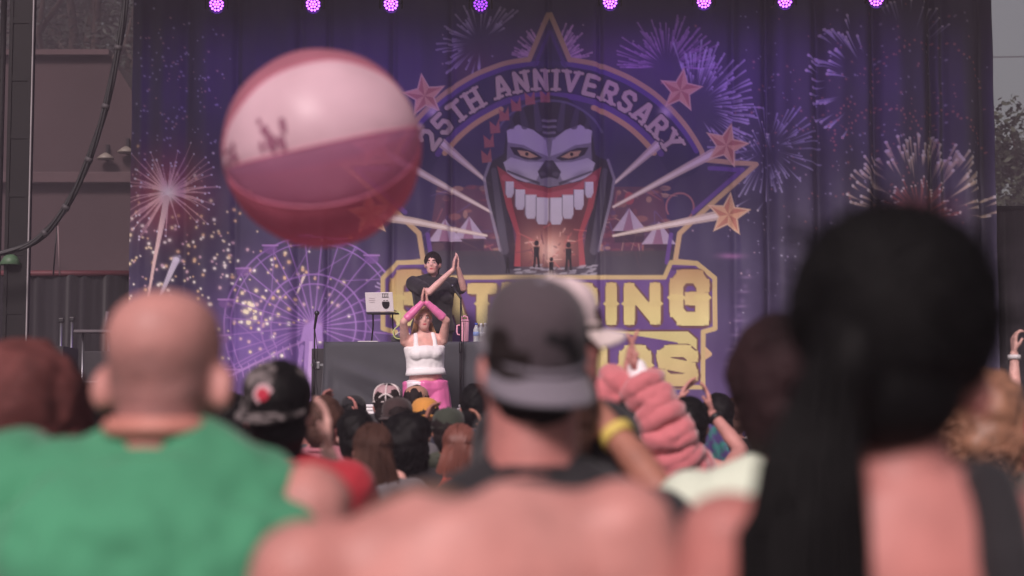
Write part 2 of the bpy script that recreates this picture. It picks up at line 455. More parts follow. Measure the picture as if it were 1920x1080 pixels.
# tail sparks, top and sides
for (cx, cy, n, l0, l1, w, col, sd, a0, a1) in [
        (1035, 120, 150, 30, 95, 1.4, (226, 170, 208), 31, 190, 350), (1250, 130, 130, 40, 130, 1.3, (190, 130, 205), 32, 180, 360),
        (1300, 200, 110, 60, 140, 1.4, (214, 200, 236), 33, 250, 420), (900, 80, 60, 30, 120, 1.4, (200, 184, 222), 34, 90, 330), (1440, 280, 60, 40, 150, 1.3, (190, 182, 222), 35, 0, 360), (760, 560, 40, 20, 90, 1.2, (200, 170, 230), 36, 0, 360)]:
    r_ = np.random.default_rng(sd)
    for k in range(n):
        a = R(r_.uniform(a0, a1)); q0 = r_.uniform(l0 * 0.5, l0 * 1.2); q1 = q0 + r_.uniform(12, l1 * 0.5)
        line((cx + math.cos(a) * q1, cy + math.sin(a) * q1), (cx + math.cos(a) * q0, cy + math.sin(a) * q0), w * 1.3, col, 0.4, 0.65, fade=True)
# comet lines of the upper right bursts
r_ = np.random.default_rng(41)
for (cx, cy, q0, q1, a0, a1, n, col, wd_) in [(1640, 150, 45, 135, 110, 250, 40, (212, 208, 232), 2.4), (1725, 400, 60, 150, 180, 362, 90, (232, 200, 166), 2.6),
                                              (1725, 400, 22, 75, 180, 362, 46, (190, 90, 90), 1.8), (1700, 100, 70, 110, 230, 330, 16, (160, 155, 185), 1.6),
                                              (1460, 330, 40, 110, 120, 260, 20, (150, 145, 185), 1.5)]:
    for k in range(n):
        a = R(r_.uniform(a0, a1)); e = r_.uniform(q0 + (q1 - q0) * 0.45, q1); s0 = e - r_.uniform(14, 46)
        hx, hy = cx + math.cos(a) * e, cy + math.sin(a) * e
        line((hx, hy), (cx + math.cos(a) * s0, cy + math.sin(a) * s0 + 4), wd_, col, 0.4, 0.85, fade=True)
        disc((hx, hy), wd_ + 0.3, wd_ + 0.3, (225, 215, 215), 0.8)
disc((1725, 395), 70, 34, (200, 70, 80), 0.5, soft=1)
for (cx, cy, rr, a0, a1, n) in [(1660, 290, 85, -70, 60, 22), (1740, 190, 110, -80, 80, 26), (1620, 250, 60, -120, -10, 16), (1770, 280, 70, -30, 100, 18)]:
    for k in range(n):
        q = arc(cx, cy, rr + r_.normal(0, 4), a0, a1, n)[k]; disc(q, 2.3, 2.3, (205, 110, 110), 0.75)
# ferris wheel print
fx, fy = 588, 612
vio = (156, 96, 200)
for rr, w_ in ((168, 1.6), (156, 1.2), (98, 1.6), (80, 1.5)):
    pline(arc(fx, fy, rr, -120, 120, 60), w_, vio, 0.85)
for k in range(22):
    a = -118 + k * 236 / 21
    line((fx, fy), (fx + 168 * math.sin(R(a)), fy - 168 * math.cos(R(a))), 1.4, vio, 1.1, 0.8)
    if k % 2 == 0:
        g = (fx + 172 * math.sin(R(a)), fy - 172 * math.cos(R(a)))
        disc((g[0], g[1] + 7), 13, 9, (120, 60, 160), 0.8); pline([(g[0] - 14, g[1]), (g[0] + 14, g[1])], 1.6, (175, 110, 205), 0.9)
for k in range(8):
    a0, a1 = -110 + k * 28, -110 + k * 28 + 28
    line((fx + 98 * math.sin(R(a0)), fy - 98 * math.cos(R(a0))), (fx + 168 * math.sin(R(a1)), fy - 168 * math.cos(R(a1))), 1.0, vio, 1.0, 0.6)
poly([(570, 612), (588, 600), (604, 612), (606, 640), (596, 640), (592, 760), (566, 760), (572, 640), (562, 640)], (170, 116, 214), 0.95)
poly([(580, 640), (586, 640), (582, 760), (572, 760)], (206, 160, 236), 0.9)
line((566, 650), (548, 760), 4, (160, 110, 205), 5, 0.9)
line((430, 705), (566, 640), 2.2, (170, 110, 205), 2.2, 0.9)
for k in range(10): line((440 + k * 13, 701 - k * 6 - 8), (440 + k * 13 + 4, 701 - k * 6 + 12), 1.2, (165, 105, 205), 1.2, 0.8)
line((430, 688), (560, 622), 1.3, (150, 90, 195), 1.3, 0.8)
# emblem: star-topped arch
CX, CYA = 1030, 430
au, pu_ = (206, 164, 96), (84, 42, 138)
def mir(pts): return [(2 * CX - p[0], p[1]) for p in reversed(pts)]
rightside = [(1032, 26), (1068, 112)] + arc(CX, CYA, 321, 8, 63, 24) + [(1318, 300), (1418, 308), (1312, 402), (1274, 438), (1266, 490), (1306, 494), (1340, 522), (1340, 616), (1318, 622), (1318, 652), (1330, 664), (1318, 672), (1318, 724)]
body = rightside + mir(rightside)
poly(body, (58, 40, 98), 0.92)
disc((1030, 300), 250, 150, (50, 48, 108), 0.5, soft=1)
poly([(820, 350), (1240, 350), (1262, 480), (800, 480)], (112, 52, 84), 0.8)
r_ = np.random.default_rng(55)
for k in range(150):
    x, y = r_.uniform(812, 1250), r_.uniform(345, 475)
    disc((x, y), r_.uniform(3, 14), r_.uniform(2, 8), [(150, 60, 80), (190, 110, 90), (90, 70, 130), (70, 50, 90), (220, 160, 120)][k % 5], 0.45)
for k in range(60):
    x, y = r_.uniform(812, 1250), r_.uniform(350, 475); a = r_.uniform(0, 3.1)
    line((x, y), (x + 30 * math.cos(a), y + 30 * math.sin(a)), 1.2, [(190, 90, 100), (200, 150, 130), (110, 80, 150)][k % 3], 0.6, 0.6)
# tents of the fairground print
for tx_, ty_ in ((1180, 405), (880, 420), (1235, 430), (835, 425)):
    poly([(tx_ - 32, ty_ + 28), (tx_, ty_ - 14), (tx_ + 32, ty_ + 28)], (196, 176, 206), 0.85); poly([(tx_ - 12, ty_ + 28), (tx_, ty_ - 14), (tx_ + 8, ty_ + 28)], (150, 70, 120), 0.8)
    poly([(tx_ - 28, ty_ + 28), (tx_ + 28, ty_ + 28), (tx_ + 28, ty_ + 50), (tx_ - 28, ty_ + 50)], (66, 44, 74), 0.85)
poly([(795, 470), (1266, 470), (1266, 528), (795, 528)], (72, 68, 80), 0.9)
disc((1180, 372), 9, 12, (190, 40, 70), 0.8)
pline(arc(1275, 388, 26, -120, 160, 20), 1.6, (200, 110, 110), 0.7)
# arch band, gold rules
pline(arc(CX, CYA, 282, -62, 62, 50), 36, (44, 34, 92), 0.95)
pline(arc(CX, CYA, 312, -62, 62, 50), 4.5, (96, 52, 156), 0.95)
pline(arc(CX, CYA, 252, -56, 56, 50), 5.5, (100, 54, 150), 0.95)
pline(arc(CX, CYA, 242, -54, -22, 24), 5.0, (222, 172, 88)); pline(arc(CX, CYA, 242, 20, 54, 24), 5.0, (222, 172, 88))
for w_, off in ((4.6, 0.0),):
    pline(body, w_, (212, 172, 104), closed=False)
inner = [(1032, 60), (1058, 122)]
pline([(1032, 58), (1060, 124)], 3, pu_); pline([(1030, 58), (1002, 124)], 3, pu_)
poly([(1032, 70), (1056, 128), (1006, 128)], (48, 34, 96), 0.9)
pline([(1330, 316), (1392, 318), (1300, 398)], 4, (104, 52, 160), 0.95); pline(mir([(1330, 316), (1392, 318), (1300, 398)]), 4, (104, 52, 160), 0.95)
pline([(1258, 440), (1250, 492)], 4, (104, 52, 160), 0.95); pline([(802, 440), (810, 492)], 4, (104, 52, 160), 0.95)
# searchlight beams
for a, b in (((1336, 288), (1150, 388)), ((1345, 404), (1150, 442)), ((724, 288), (925, 400)), ((715, 404), (912, 442)), ((1236, 270), (1150, 345)), ((830, 270), (918, 345))):
    line(a, b, 9, (226, 200, 170), 2.5, 0.85, fade=False); line(a, b, 4, (250, 236, 214), 1.2, 0.8)
def star(cx, cy, r, rot=0):
    def pts(rr): return [(cx + (rr if k % 2 == 0 else rr * 0.45) * math.sin(R(36 * k + rot)), cy - (rr if k % 2 == 0 else rr * 0.45) * math.cos(R(36 * k + rot))) for k in range(10)]
    poly(pts(r * 1.2), (242, 200, 140)); poly(pts(r), (214, 128, 84))
    o = pts(r)
    for k in range(0, 10, 2): poly([o[k], o[(k + 1) % 10], (cx, cy)], (246, 190, 116), 0.85)
for s in ((1276, 170, 36, 8), (1362, 272, 37, 14), (1366, 402, 36, 6), (796, 180, 36, -8), (700, 272, 37, -14), (694, 402, 36, -6)): star(*s)
disc((1248, 210), 13, 12, (225, 210, 205), 0.9, soft=1); disc((812, 210), 13, 12, (225, 210, 205), 0.9, soft=1)
# a carnival gate in the shape of a grinning painted clown face (plain stand-in of the same size and colours)
hd = [(1032, 178), (1064, 184), (1092, 206), (1110, 246), (1116, 290), (1140, 302), (1154, 330), (1150, 372), (1130, 430), (1112, 505), (1090, 505), (1100, 430), (1122, 345)]
poly([(x, y) for x, y in hd] + [(945, 345), (962, 430), (972, 505), (950, 505), (932, 430), (914, 372), (910, 330), (924, 302), (944, 290), (950, 246), (968, 206), (998, 184)], (40, 36, 58), 0.97)
poly([(944, 290), (1116, 290), (1120, 345), (1100, 400), (964, 400), (942, 345)], (40, 36, 52), 0.97)
pale, mid_, dk = (204, 199, 208), (140, 134, 150), (44, 38, 58)
poly([(950, 300), (952, 262), (968, 236), (1000, 246), (1030, 262), (1060, 246), (1092, 236), (1108, 262), (1110, 300), (1092, 336), (1060, 346), (1030, 350), (1000, 346), (968, 336)], mid_, 0.95)
disc((CX, 300), 70, 50, (150, 144, 164), 0.5, soft=1)
for dx in (-1, 1):
    X_ = lambda v: CX + dx * v
    poly([(X_(2), 292), (X_(6), 262), (X_(30), 244), (X_(58), 234), (X_(80), 246), (X_(78), 268), (X_(48), 272), (X_(26), 284)], pale, 0.95)          # raised brow
    poly([(X_(12), 296), (X_(28), 286), (X_(52), 277), (X_(74), 276), (X_(66), 290), (X_(46), 299), (X_(24), 301)], dk, 0.97)             # eye hollow
    poly([(X_(22), 294), (X_(40), 284), (X_(60), 282), (X_(54), 292), (X_(36), 297)], (226, 176, 104), 1.0); disc((X_(42), 289), 3.2, 3.4, (28, 20, 28), 1.0)
    poly([(X_(10), 304), (X_(40), 304), (X_(72), 296), (X_(86), 306), (X_(78), 330), (X_(44), 342), (X_(24), 338)], pale, 0.95)           # cheek
    disc((X_(58), 326), 22, 7, mid_, 0.7, soft=1, rot=-dx * .4); line((X_(20), 344), (X_(78), 322), 2.5, dk, 2.0, 0.8)
    line((X_(20), 240), (X_(26), 194), 7, (78, 72, 104), 4, 0.9); line((X_(46), 236), (X_(52), 206), 7, (70, 64, 96), 4, 0.8); line((X_(70), 238), (X_(74), 222), 5, (66, 60, 92), 3, 0.8)
    pline([(X_(110), 300), (X_(122), 335), (X_(116), 372), (X_(92), 470)], 2.6, (156, 150, 168), 0.75)
    line((X_(104), 320), (X_(84), 470), 5, (96, 92, 112), 8, 0.6)
for k in range(4): line((CX - 12 + k, 226 + 11 * k), (CX + 12 - k, 226 + 11 * k), 2.4, (150, 144, 162), 2.4, 0.8)
poly([(CX - 7, 300), (CX + 7, 300), (CX + 22, 322), (CX + 16, 336), (CX, 331), (CX - 16, 336), (CX - 22, 322)], (58, 52, 72), 1.0)
disc((CX - 2, 308), 7, 9, (112, 106, 126), 0.8, soft=1); disc((CX - 12, 326), 6, 4, (92, 86, 106), 0.9); disc((CX + 12, 326), 6, 4, (92, 86, 106), 0.9)
pline(arc(CX, 300, 112, -62, 62, 30), 2.2, (112, 106, 150), 0.65)
# mouth
mo = [(932, 312), (972, 340), (1030, 352), (1088, 340), (1128, 312), (1112, 390), (1092, 440), (1098, 500), (964, 500), (968, 440), (950, 390)]
poly(mo, (176, 34, 56), 1.0)
poly([(952, 340), (985, 356), (1030, 362), (1075, 356), (1110, 340), (1100, 390), (1084, 440), (1086, 500), (976, 500), (976, 440), (962, 390)], (112, 44, 56), 1.0)
disc((1030, 462), 50, 36, (236, 150, 110), 0.9, soft=1); disc((1030, 470), 20, 26, (250, 214, 180), 0.7, soft=1)
r_ = np.random.default_rng(77)
for k in range(40):
    x, y = r_.uniform(985, 1078), r_.uniform(425, 492); line((x, y), (x + r_.normal(0, 14), y + r_.normal(0, 10)), 1.4, [(214, 90, 80), (240, 180, 150), (120, 50, 70)][k % 3], 0.8, 0.7)
pline([(946, 334), (985, 358), (1030, 367), (1075, 358), (1114, 334)], 6, (206, 60, 80))
for k in range(8):
    f = (k - 3.5) / 3.5; wd2 = 12.5 - 4.5 * abs(f); xm = CX + 80 * math.copysign(abs(f) ** .9, f) * .93; yt = 371 - 30 * f * f; hh = 52 - 22 * abs(f) ** 1.3
    poly([(xm - wd2, yt), (xm + wd2, yt), (xm + wd2, yt + hh - 9), (xm + wd2 - 4, yt + hh), (xm - wd2 + 4, yt + hh), (xm - wd2, yt + hh - 9)], (226, 222, 228), 1.0, grad=(190, 184, 198)); line((xm - wd2, yt), (xm - wd2, yt + hh - 6), 1.1, (120, 112, 130), 1.1, .8)
# orange flame crest on the gate's side
for k in range(7):
    a = -88 + k * 14; q = (CX + 118 * math.sin(R(a)), 300 - 118 * math.cos(R(a)))
    poly([(q[0] - 8, q[1] + 10), (q[0] - 10, q[1] - 14), (q[0] + 2, q[1] - 4), (q[0] + 8, q[1] - 18), (q[0] + 10, q[1] + 8)], (196, 92, 84), 0.9)
# plaza with small figures
for k in range(40):
    x, y = 950 + r_.uniform(0, 170), 496 + r_.uniform(0, 26); poly([(x, y), (x + 12, y - 1), (x + 9, y + 3), (x - 4, y + 3)], (170, 166, 176), 0.7)
for (x, y, h) in ((1006, 500, 44), (1034, 520, 34), (1066, 505, 46), (952, 512, 26)):
    disc((x, y - h), h * 0.1, h * 0.12, (30, 26, 36)); poly([(x - h * .13, y - h * .85), (x + h * .13, y - h * .85), (x + h * .1, y - h * .4), (x - h * .1, y - h * .4)], (30, 26, 36))
    line((x - h * .06, y - h * .45), (x - h * .1, y), h * .05, (30, 26, 36)); line((x + h * .06, y - h * .45), (x + h * .1, y), h * .05, (30, 26, 36))
# ---- lettering as strokes on a 0..1 box
GL = {
 '2': [[(.1, .22), (.25, .05), (.7, .05), (.9, .25), (.85, .45), (.1, .95), (.92, .95)]],
 '5': [[(.88, .05), (.15, .05), (.12, .45), (.7, .42), (.9, .62), (.8, .9), (.3, .96), (.08, .8)]],
 'T': [[(.05, .06), (.95, .06)], [(.5, .06), (.5, .96)]],
 'H': [[(.12, .04), (.12, .96)], [(.88, .04), (.88, .96)], [(.12, .5), (.88, .5)]],
 'A': [[(.06, .96), (.42, .05), (.58, .05), (.94, .96)], [(.25, .66), (.75, .66)]],
 'N': [[(.12, .96), (.12, .05), (.88, .95), (.88, .04)]],
 'I': [[(.5, .04), (.5, .96)]],
 'V': [[(.06, .04), (.5, .95), (.94, .04)]],
 'E': [[(.9, .06), (.14, .06), (.14, .95), (.9, .95)], [(.14, .5), (.75, .5)]],
 'R': [[(.14, .96), (.14, .06), (.7, .06), (.88, .2), (.88, .4), (.7, .52), (.14, .52)], [(.5, .52), (.92, .96)]],
 'S': [[(.9, .22), (.72, .05), (.3, .05), (.1, .2), (.14, .42), (.84, .58), (.9, .8), (.7, .96), (.28, .96), (.08, .8)]],
 'Y': [[(.06, .04), (.5, .5), (.94, .04)], [(.5, .5), (.5, .96)]],
 'G': [[(.9, .24), (.72, .05), (.3, .05), (.1, .22), (.1, .78), (.3, .95), (.88, .95), (.88, .52), (.55, .52)]],
 'J': [[(.85, .04), (.85, .78), (.68, .95), (.3, .95), (.1, .75)]],
 'U': [[(.12, .04), (.12, .78), (.3, .95), (.7, .95), (.88, .78), (.88, .04)]],
 'L': [[(.14, .04), (.14, .95), (.9, .95)]],
 'O': [[(.3, .05), (.7, .05), (.9, .22), (.9, .78), (.7, .95), (.3, .95), (.1, .78), (.1, .22), (.3, .05)]],
 'F': [[(.14, .96), (.14, .06), (.9, .06)], [(.14, .5), (.75, .5)]],
}
SERIF = {'T': [(.5, .96)], 'H': [(.12, .04), (.12, .96), (.88, .04), (.88, .96)], 'A': [(.06, .96), (.94, .96)], 'N': [(.12, .96), (.88, .04)], 'I': [(.5, .04), (.5, .96)], 'V': [(.06, .04), (.94, .04)], 'R': [(.14, .96), (.92, .96)], 'Y': [(.06, .04), (.94, .04), (.5, .96)], 'F': [(.14, .96)]}
txt = '25TH ANNIVERSARY'
adv = {'I': 0.55, ' ': 0.55}
ws = [adv.get(ch, 1.0) for ch in txt]; tot = sum(ws)
A0, A1 = -57.0, 58.0
cur = 0
for ch, wdt in zip(txt, ws):
    am = A0 + (A1 - A0) * (cur + wdt / 2) / tot; cur += wdt
    if ch == ' ': continue
    cw = (A1 - A0) / tot * math.pi / 180 * 280 * 0.70; chh = 38
    def mp(p):
        u = (p[0] - .5) * cw; rr = 300 - p[1] * chh
        a = R(am) ; return (CX + rr * math.sin(a) + u * math.cos(a), CYA - rr * math.cos(a) + u * math.sin(a))
    for w_, col in ((6.6, (40, 28, 66)), (4.3, (214, 196, 158))):
        for st_ in GL[ch]: pline([mp(p) for p in st_], w_, col)
        for s in SERIF.get(ch, []):
            du = 7.5 / cw; pline([mp((s[0] - du, s[1])), mp((s[0] + du, s[1]))], w_ - 1.6, col)
def big(ch, x0, x1, y0, y1, w_, top, bot):
    """block letter: dark violet surround, brown bevel, golden face shaded from top to bottom as printed"""
    sx, sy = x1 - x0, y1 - y0
    f = lambda p: (x0 + w_ * .6 + p[0] * (sx - w_ * 1.2), y0 + w_ * .6 + p[1] * (sy - w_ * 1.2))
    for st_ in GL[ch]: pline([(f(p)[0] + 1.5, f(p)[1] + 1.5) for p in st_], w_ + 3.4, (112, 66, 66))
    ww = win(x0, y0, x1, y1, 8); D = None
    for st_ in GL[ch]:
        q = [f(p) for p in st_]
        for a, b in zip(q[:-1], q[1:]):
            dx, dy = np.abs(0), 0
            d, _ = seg_d(U[ww], V[ww], a, b); D = d if D is None else np.minimum(D, d)
        for (vx, vy) in q:                      # square the corners off
            d = np.maximum(np.abs(U[ww] - vx), np.abs(V[ww] - vy)) ; D = np.minimum(D, d + w_ * 0.08)
    t = np.clip((V[ww] - y0) / sy, 0, 1)[..., None]
    blend(ww, np.clip((w_ - D) / AA + 0.5, 0, 1), L3(top) * (1 - t) + L3(bot) * t)
    mid = (y0 + y1) / 2                         # little spurs at mid height
    for st_ in GL[ch]:
        for a, b in zip(st_[:-1], st_[1:]):
            if abs(a[0] - b[0]) < .02 and abs(a[1] - b[1]) > .4:
                qx = f(a)[0]; poly([(qx - w_ - 5, mid), (qx - w_ + 2, mid - 6), (qx + w_ - 2, mid - 6), (qx + w_ + 5, mid), (qx + w_ - 2, mid + 6), (qx - w_ + 2, mid + 6)], (216, 196, 92))
# title surround
sur = [(745, 492), (800, 492), (812, 520), (1246, 520), (1258, 492), (1306, 494), (1340, 522), (1340, 616), (1318, 622), (1318, 726), (742, 726), (742, 622), (718, 616), (718, 522)]
poly(sur, (98, 50, 140), 0.96)
pline(sur, 4.2, (206, 178, 96), closed=True)
pline([(735, 608), (735, 530), (752, 504), (796, 504)], 3, (74, 36, 108)); pline([(1325, 608), (1325, 530), (1300, 504), (1262, 504)], 3, (74, 36, 108))
T1, B1 = (196, 150, 72), (228, 218, 110)
big('G', 730, 802, 506, 610, 13, T1, B1); big('G', 1254, 1332, 506, 610, 13, T1, B1)
for ch, x0, x1 in (('A', 808, 874), ('T', 878, 930), ('H', 938, 1002), ('E', 1008, 1056), ('R', 1062, 1122), ('I', 1130, 1162), ('N', 1166, 1242)):
    big(ch, x0, x1, 531, 608, 10.5, (214, 186, 84), (226, 214, 104))
poly([(1138, 620), (1290, 620), (1308, 636), (1308, 656), (1276, 656), (1270, 642)], (216, 204, 104)); pline([(1138, 620), (1290, 620), (1308, 636), (1308, 656)], 1.6, (112, 66, 66))
for k, ch in enumerate('OFTHE'): big(ch, 900 + k * 42 + (14 if k > 1 else 0), 934 + k * 42 + (14 if k > 1 else 0), 618, 646, 4.5, (206, 190, 100), (216, 204, 110))
for ch, x0, x1 in (('J', 752, 812), ('U', 818, 880), ('G', 886, 948), ('G', 954, 1016), ('A', 1020, 1082), ('L', 1116, 1160), ('O', 1160, 1222), ('S', 1228, 1312)):
    big(ch, x0, x1, 648, 722, 11.5, (222, 206, 104), (204, 176, 92))
# faint lettering column on the right and a pink glow
disc((1370, 480), 26, 6, (170, 100, 170), 0.7, soft=1)
for k in range(7): disc((1400 - 5 * k, 520 + 27 * k), 12, 3.5, (140, 110, 165), 0.5, soft=1); disc((1402 - 5 * k, 510 + 27 * k), 6, 6, (120, 96, 150), 0.4, soft=1)
gr_ = img.mean(-1, keepdims=True); img = np.clip((img * .70 + gr_ * .30) * 1.02, 0.0, 0.95)
# cloth folds, in metres, as a function of x (towards the stage front is -y)
fold = np.zeros(NX); upx = np.linspace(BX0, BX1, NX)
for s, a, w_ in ((262, .03, 8), (300, .05, 14), (346, -.05, 10), (384, .05, 22), (441, -.05, 7), (475, .03, 20), (537, .03, 16), (560, -.05, 8), (615, -.05, 5), (670, .03, 20), (736, -.05, 6), (790, .035, 22), (846, -.045, 5), (930, .025, 40), (1028, -.03, 5), (1126, -.04, 5), (1210, .03, 30), (1330, .03, 20), (1378, -.05, 8),
                (1442, -.13, 9), (1470, .05, 16), (1538, -.15, 10), (1580, .06, 20), (1646, -.18, 9), (1690, .06, 22), (1754, -.20, 10), (1775, -.08, 8), (1815, .06, 18), (1848, -.14, 12)):
    fold -= a * np.exp(-((upx - s) / w_) ** 2)
fold += 0.012 * np.sin(upx / 23.0) + 0.008 * np.sin(upx / 9.1 + 1)
vv = np.linspace(0, 1, NY)[:, None]
sway = 1.0 - 0.25 * vv + 0.2 * np.sin(vv * 5 + upx[None, :] / 160.0)
yy = BDY + fold[None, :] * sway + 0.010 * np.sin(gz * 7 + gx * 3)
me = bpy.data.meshes.new('backdrop')
vco = np.stack([gx, yy, gz], -1).reshape(-1, 3).astype(np.float32)
idx = np.arange(NX * NY).reshape(NY, NX)
quads = np.stack([idx[:-1, :-1], idx[1:, :-1], idx[1:, 1:], idx[:-1, 1:]], -1).reshape(-1, 4)
me.vertices.add(len(vco)); me.vertices.foreach_set('co', vco.ravel())
me.loops.add(quads.size); me.loops.foreach_set('vertex_index', quads.ravel().astype(np.int32))
me.polygons.add(len(quads)); me.polygons.foreach_set('loop_start', np.arange(0, quads.size, 4, dtype=np.int32))
me.update(calc_edges=True); me.validate()
set_col(me, img.reshape(-1, 3))
bd = empty('stage_backdrop', (0.55, BDY, STZ), label='printed stage backdrop with fireworks, clown gate and golden anniversary lettering', cat='backdrop')
o = link_mesh('printed_cloth', me, attr_mat('printed_vinyl', 0.55, 0.06, 30, 0.3, 0.10, 1.5), bd); o.location = (-0.55, -BDY, -STZ)
bm = bmesh.new(); tube(bm, [(xa - 0.1 - .55, 0.05, za - STZ - 0.02), (xb + 0.1 - .55, 0.05, za - STZ - 0.02)], 0.03, 8); bm_obj('hanging_pipe', bm, black_metal, bd, smooth=True)
for x in np.linspace(xa, xb, 16):
    bm = bmesh.new(); tube(bm, [(x - .55, 0.05, za - STZ - 0.06), (x - .55, 0.04, za - STZ + 0.03)], 0.012, 6); bm_obj('tie', bm, black_metal, bd, smooth=True)
# ---------------------------------------------------------------- things behind and beside the stage
# building behind the stage, on the left
bl = empty('building', (-9.0, 31.0, 0), label='plain dull brown building with a sloping gable behind the stage', cat='building')
wallm = mat('brown_render', (60, 46, 48), 0.9, var=0.14, vscale=0.6, bump=0.25, bscale=25)
def q_(px, py, Y=31.0): p = P(px, py, Y); return Vector((p.x + 9.0, 0, p.z))
bm = bmesh.new()
pf = [q_(-330, 105), q_(206, 105), q_(252, 178), q_(300, 300), q_(300, 333), q_(-330, 333)]
a = [bm.verts.new(p) for p in pf]; b = [bm.verts.new(p + Vector((0, 8, 0))) for p in pf]
bm.faces.new(a); bm.faces.new(list(reversed(b)))
for i in range(len(a)): bm.faces.new((a[i], a[(i + 1) % len(a)], b[(i + 1) % len(a)], b[i]))
bm_obj('upper_wall', bm, wallm, bl)
z1 = q_(0, 334).z
bm = bmesh.new(); x0, x1 = q_(-330, 400).x, q_(300, 400).x
box(bm, ((x0 + x1) / 2, 4.06, (z1 - 0.004) / 2), (x1 - x0 - 0.1, 7.9, z1 - 0.004)); bm_obj('lower_wall', bm, wallm, bl)
bm = bmesh.new(); box(bm, ((x0 + x1) / 2, -0.06, z1), (x1 - x0, 0.14, 0.20), bev=0.02); bm_obj('string_course', bm, mat('brown_trim', (74, 58, 60), 0.9), bl)
bm = bmesh.new(); w0 = q_(-330, 105).x; w1 = q_(208, 105).x; box(bm, ((w0 + w1) / 2, -0.05, q_(0, 105).z + 0.04), (w1 - w0, 0.25, 0.10)); bm_obj('coping', bm, mat('brown_trim', (74, 58, 60)), bl)
for lx, ly in ((203, 300), (241, 288)):
    p = q_(lx, ly)
    bm = bmesh.new(); box(bm, (p.x, -0.06, p.z + 0.12), (0.05, 0.1, 0.3)); 
    lm = bm_obj('lamp_bracket', bm, black_metal, bl)
    bm = bmesh.new(); lathe(bm, [(0.03, 0.1), (0.09, 0.06), (0.16, 0.0), (0.15, -0.02), (0.0, -0.02)], 16, (p.x, -0.2, p.z)); bm_obj('lamp_shade', bm, mat('lamp_shade', (120, 112, 104), 0.5), lm, smooth=True)

# side-stage drapes
def drape(name, xa_, xb_, Y, z0, z1_, label, pipe):
    D = empty(name, ((xa_ + xb_) / 2, Y, z0), label=label, cat='curtain')
    bm = bmesh.new(); n = 120; w = xb_ - xa_
    for i in range(n):
        u0, u1 = i / n, (i + 1) / n
        f = lambda u: 0.04 * math.sin(u * w * 13 + 1.5 * math.sin(u * w * 3.1)) + 0.025 * math.sin(u * w * 29 + 2 * math.sin(u * w * 5)) + .02 * math.sin(u * w * 47)
        vs = [(-w / 2 + u0 * w, f(u0) * 1.3, 0), (-w / 2 + u1 * w, f(u1) * 1.3, 0), (-w / 2 + u1 * w, f(u1) * .6, z1_ - z0), (-w / 2 + u0 * w, f(u0) * .6, z1_ - z0)]
        bm.faces.new([bm.verts.new(v) for v in vs])
    bmesh.ops.remove_doubles(bm, verts=bm.verts[:], dist=1e-4)
    bm_obj('cloth', bm, mat('black_drape', (24, 22, 27)), D, smooth=True)
    bm = bmesh.new(); tube(bm, [(-w / 2 - .05, 0, z1_ - z0 + .02), (w / 2 + .05, 0, z1_ - z0 + .02)], 0.035, 8); bm_obj('top_pipe', bm, pipe, D, smooth=True)
    for s in (-1, 1):
        bm = bmesh.new(); tube(bm, [(s * (w / 2 + .03), 0.04, 0), (s * (w / 2 + .03), 0.04, z1_ - z0)], 0.025, 8); bm_obj('upright', bm, pipe, D, smooth=True)
drape('side_curtain', -6.4, -4.15, 19.2, STZ, P(100, 516, 19.2).z, 'low black side curtain on a red pipe beside the backdrop', mat('red_pipe', (92, 44, 50), 0.6))
drape('side_curtain', P(1859, 400, 19.0).x, 7.2, 19.0, STZ, P(1880, 395, 19.0).z, 'tall black side curtain on black pipe against pale sky', black_metal)
# crates and stands at the side of the stage
def road_case(x, y, z, sx, sy, sz, label):
    o = empty('road_case', (x, y, z), label=label, cat='road case')
    bm = bmesh.new(); box(bm, (0, 0, sz * .36 + .06), (sx, sy, sz * .72), bev=.006); bm_obj('body', bm, mat('case_black', (40, 38, 42), .6), o)
    bm = bmesh.new(); box(bm, (0, 0, sz * .86 + .07), (sx, sy, sz * .26), bev=.006); bm_obj('lid', bm, mat('case_black', (40, 38, 42)), o)
    bm = bmesh.new(); box(bm, (0, 0, sz * .725 + .065), (sx + .012, sy + .012, .025)); bm_obj('edge_strip', bm, steel, o)
    for s in (-1, 1):
        for t in (-1, 1):
            bm = bmesh.new(); lathe(bm, [(.03, -.012), (.035, 0), (.03, .012)], 12); bmesh.ops.rotate(bm, matrix=Matrix.Rotation(math.pi / 2, 3, 'Y'), verts=bm.verts[:]); bmesh.ops.translate(bm, vec=(s * (sx / 2 - .08), t * (sy / 2 - .08), .035), verts=bm.verts[:]); bm_obj('caster', bm, plastic_black, o, smooth=True)
    for s in (-1, 1):
        bm = bmesh.new(); box(bm, (s * sx * .25, -sy / 2 - .008, sz * .725 + .06), (.06, .016, .07), bev=.004); bm_obj('latch', bm, steel, o)
road_case(-5.0, 17.6, STZ, 0.9, 0.6, 1.22, 'dark road case with steel edging, near the red pipe curtain')
road_case(-4.05, 17.9, STZ, 0.75, 0.55, 1.18, 'dark road case partly behind the bald man')
def pole_stand(px, py, Y, hgt, label):
    p = P(px, py, Y); o = empty('light_stand', (p.x, Y, STZ), label=label, cat='stand', group='chrome poles at the side of the stage')
    bm = bmesh.new(); tube(bm, [(0, 0, 0.05), (0, 0, p.z - STZ)], 0.016, 8); bm_obj('pole', bm, steel, o, smooth=True)
    for k in range(3):
        a = R(120 * k + 30); bm = bmesh.new(); tube(bm, [(0, 0, .4), (.3 * math.cos(a), .3 * math.sin(a), .02)], .01, 6); bm_obj('leg', bm, steel, o, smooth=True)
    bm = bmesh.new(); box(bm, (0, 0, p.z - STZ + .02), (.06, .05, .05), bev=.01); bm_obj('head', bm, plastic_black, o)
